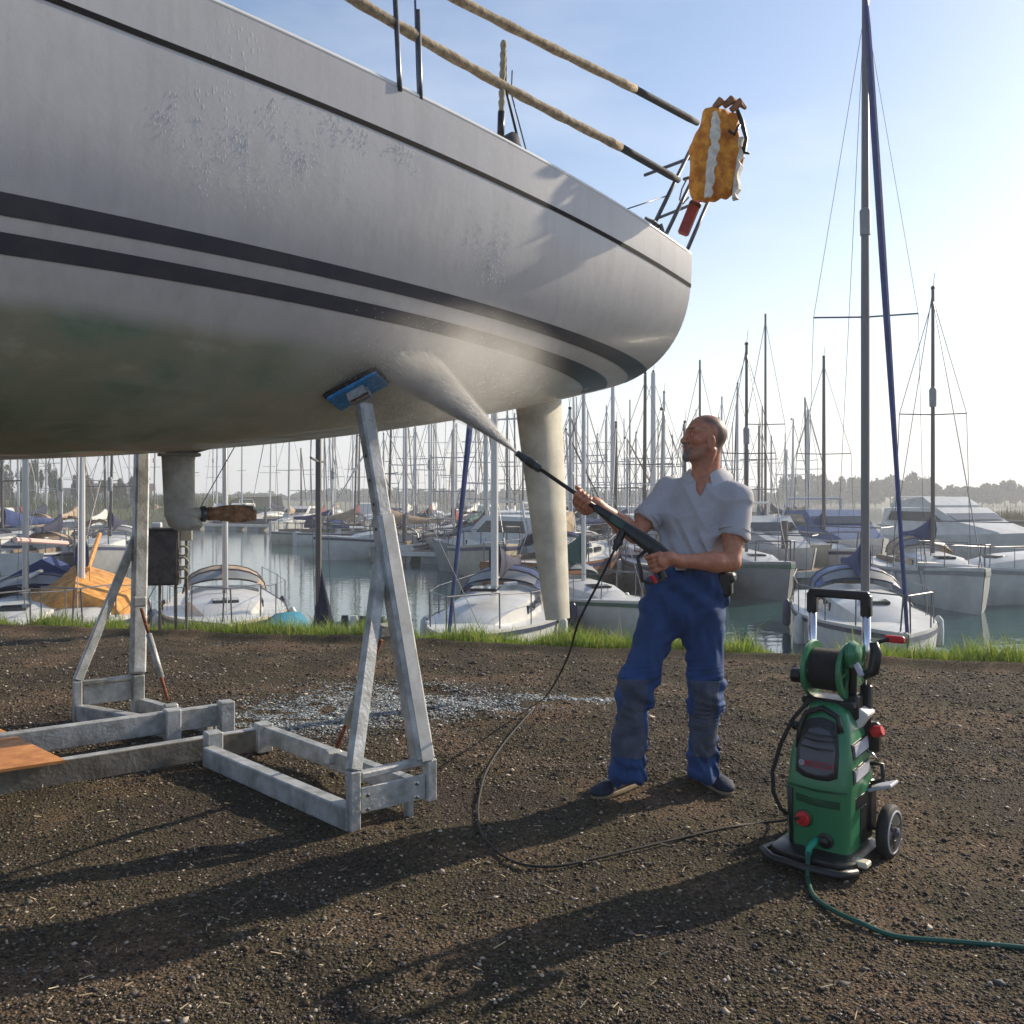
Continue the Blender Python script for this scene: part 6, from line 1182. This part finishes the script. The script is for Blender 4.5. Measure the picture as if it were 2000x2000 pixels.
for D,x0,x1,st,wd,grp in rows:
    px=x0
    while px<x1:
        pj=px+rowd.uniform(-.3,.3)*st; Dj=D*rowd.uniform(.96,1.04); ci,cn=rowd.choice(covs); hi_,hn_=rowd.choice(hulls); L_=rowd.choice([7.0,8.2,9.6]); B_={7.0:2.4,8.2:2.7,9.6:3.1}[L_]
        fb={7.0:.85,8.2:1.0,9.6:1.15}[L_]; yaw=rowd.choice([-95,-88,-80,88,95,80,-100]) if rowd.random()<.8 else rowd.uniform(0,360)
        top=rowd.uniform(.78,1.3); mhh=round(min(13,max(6,H-WZ+(HY-(rowd.triangular(735,905,840) if px>560 else rowd.uniform(700,860)))/F*Dj))*2)/2
        if rowd.random()<.12 and D>35:
            motorboat('%s motorboat %s'%(hn_ if hn_!='white' else 'white-hulled',wd),pj,Dj,Y(yaw),7.5,2.7,1.1,hi_,'white',grp)
        else:
            hood=rowd.choice([None,'bluecloth','navycloth','tancloth','whitecloth']) if D<80 else None; fu=rowd.choice([None,None,'whitecloth',None,None,'navycloth',None,'tancloth']) if D>33 else None; 
            hw_={None:'no canopy','bluecloth':'blue canopy','navycloth':'navy canopy','tancloth':'tan canopy','whitecloth':'white canopy'}[hood]
            yacht('%s yacht, %s sail cover%s, %s'%(hn_,cn,(' and '+hw_) if hood else '',wd),pj,Dj,Y(yaw),L_,B_,fb,mhh,hi_,ci,rowd.choice(['alu','darkmast','palemast','alu']),fu,hood,grp,spr=(.5,) if L_<9 else (.38,.68),stays=2 if D<45 else (1 if D<80 else 0),r=.07 if D<60 else .09,pulpit=D<60,detail=D<60,lean=rowd.uniform(-.5,.2),radar=mhh*.6 if rowd.random()<.25 else 0)
        px+=st*1.15*rowd.uniform(.7,1.3)
# single tall masts that stand out on the skyline
for px,top,D,lb,mc in [(1367,703,52,'yacht whose tall thin mast rises above the man\'s head','darkmast'),(1495,613,50,'yacht with the tallest dark mast right of the man\'s head','darkmast'),(1609,700,36,'yacht with a dark mast left of the tall grey mast','darkmast'),(1578,800,60,'yacht with thick pale mast above the sloping tree line','palemast'),(1276,728,40,'yacht with thick pale mast left of the man\'s head','palemast'),(1197,752,46,'yacht with thick pale mast above the lance hand','palemast'),(1140,765,50,'yacht with pale mast right of the rudder','palemast'),(1297,768,44,'yacht with a round mast-top fitting left of the man','alu'),(1258,735,34,'yacht with a leaning dark mast left of the man','darkmast')]:
    yacht(lb,px,D,Y(-92),8.6,2.8,1.0,mh(top,D),'white','bluecloth',mc,None,None,spr=(.5,),r=.075 if mc!='palemast' else .13,stays=1,detail=D<45,pulpit=D<45,lean=.4 if px==1258 else 0)
# ---- meter cabinet on the quay edge
def cabinet():
    o=thing('meter_cabinet','dark weathered metal cabinet on two thin legs at the quay edge','cabinet',(P(318,1200,9.6).x,9.6,0),R(12)); dk=mat('dark weathered sheet steel',(.09,.08,.08),.6,.3,var=.5,scale=12,bump=.2,col2=(.04,.035,.035))
    t=P(0,1035,9.6).z; b=P(0,1142,9.6).z; mb=MB(); mb.box((-.01,0,(t+b)/2),(.37,.2,t-b),bev=.01); mb.build('case',dk,o)
    mb=MB(); mb.box((-.01,-.106,(t+b)/2-.05),(.33,.012,(t-b)*.75),bev=.003); mb.build('door',dk,o); mb=MB(); mb.box((-.01,0,t+.012),(.41,.25,.024),bev=.006); mb.build('lid',dk,o)
    for x in(-.03,.13): mb=MB(); mb.tube([(x,0,-.1),(x,0,b)],.016,8); mb.build('leg',M['galvdark'],o)
    mb=MB(); mb.box((.235,0,t-.04),(.12,.03,.15),bev=.005); mb.build('cream_plate',mat('cream plate',(.55,.48,.36),.6),o); mb=MB(); mb.tube([(.235,.02,-.1),(.235,.02,t-.1)],.016,8); mb.build('side_post',M['galvdark'],o)
    for k in range(3): mb=MB(); mb.tube([(.21+.05*math.cos(q),-.06,t-.22-.12*k+.05*math.sin(q)) for q in [2*math.pi*i/12 for i in range(13)]],.012,6,False); mb.build('rope_coil',M['rope'],o,True)
    mb=MB(); mb.box((-.06,0,t+.05),(.1,.08,.06),bev=.01); mb.build('white_box',M['white'],o)
cabinet()
# ---- air
def haze():
    mb=MB(); mb.box((0,300,16.0),(1500,900,37.4)); m=bpy.data.materials.new('thin sea haze'); m.use_nodes=True; n=m.node_tree; n.nodes.clear(); out=n.nodes.new('ShaderNodeOutputMaterial'); pv=n.nodes.new('ShaderNodeVolumePrincipled'); pv.inputs['Density'].default_value=.0015; pv.inputs['Color'].default_value=(.93,.95,1,1); pv.inputs['Anisotropy'].default_value=.2; n.links.new(pv.outputs[0],out.inputs['Volume'])
    o=mb.build('haze',m); tag(o,'thin bright haze over the harbour',None,None,'stuff')
haze()
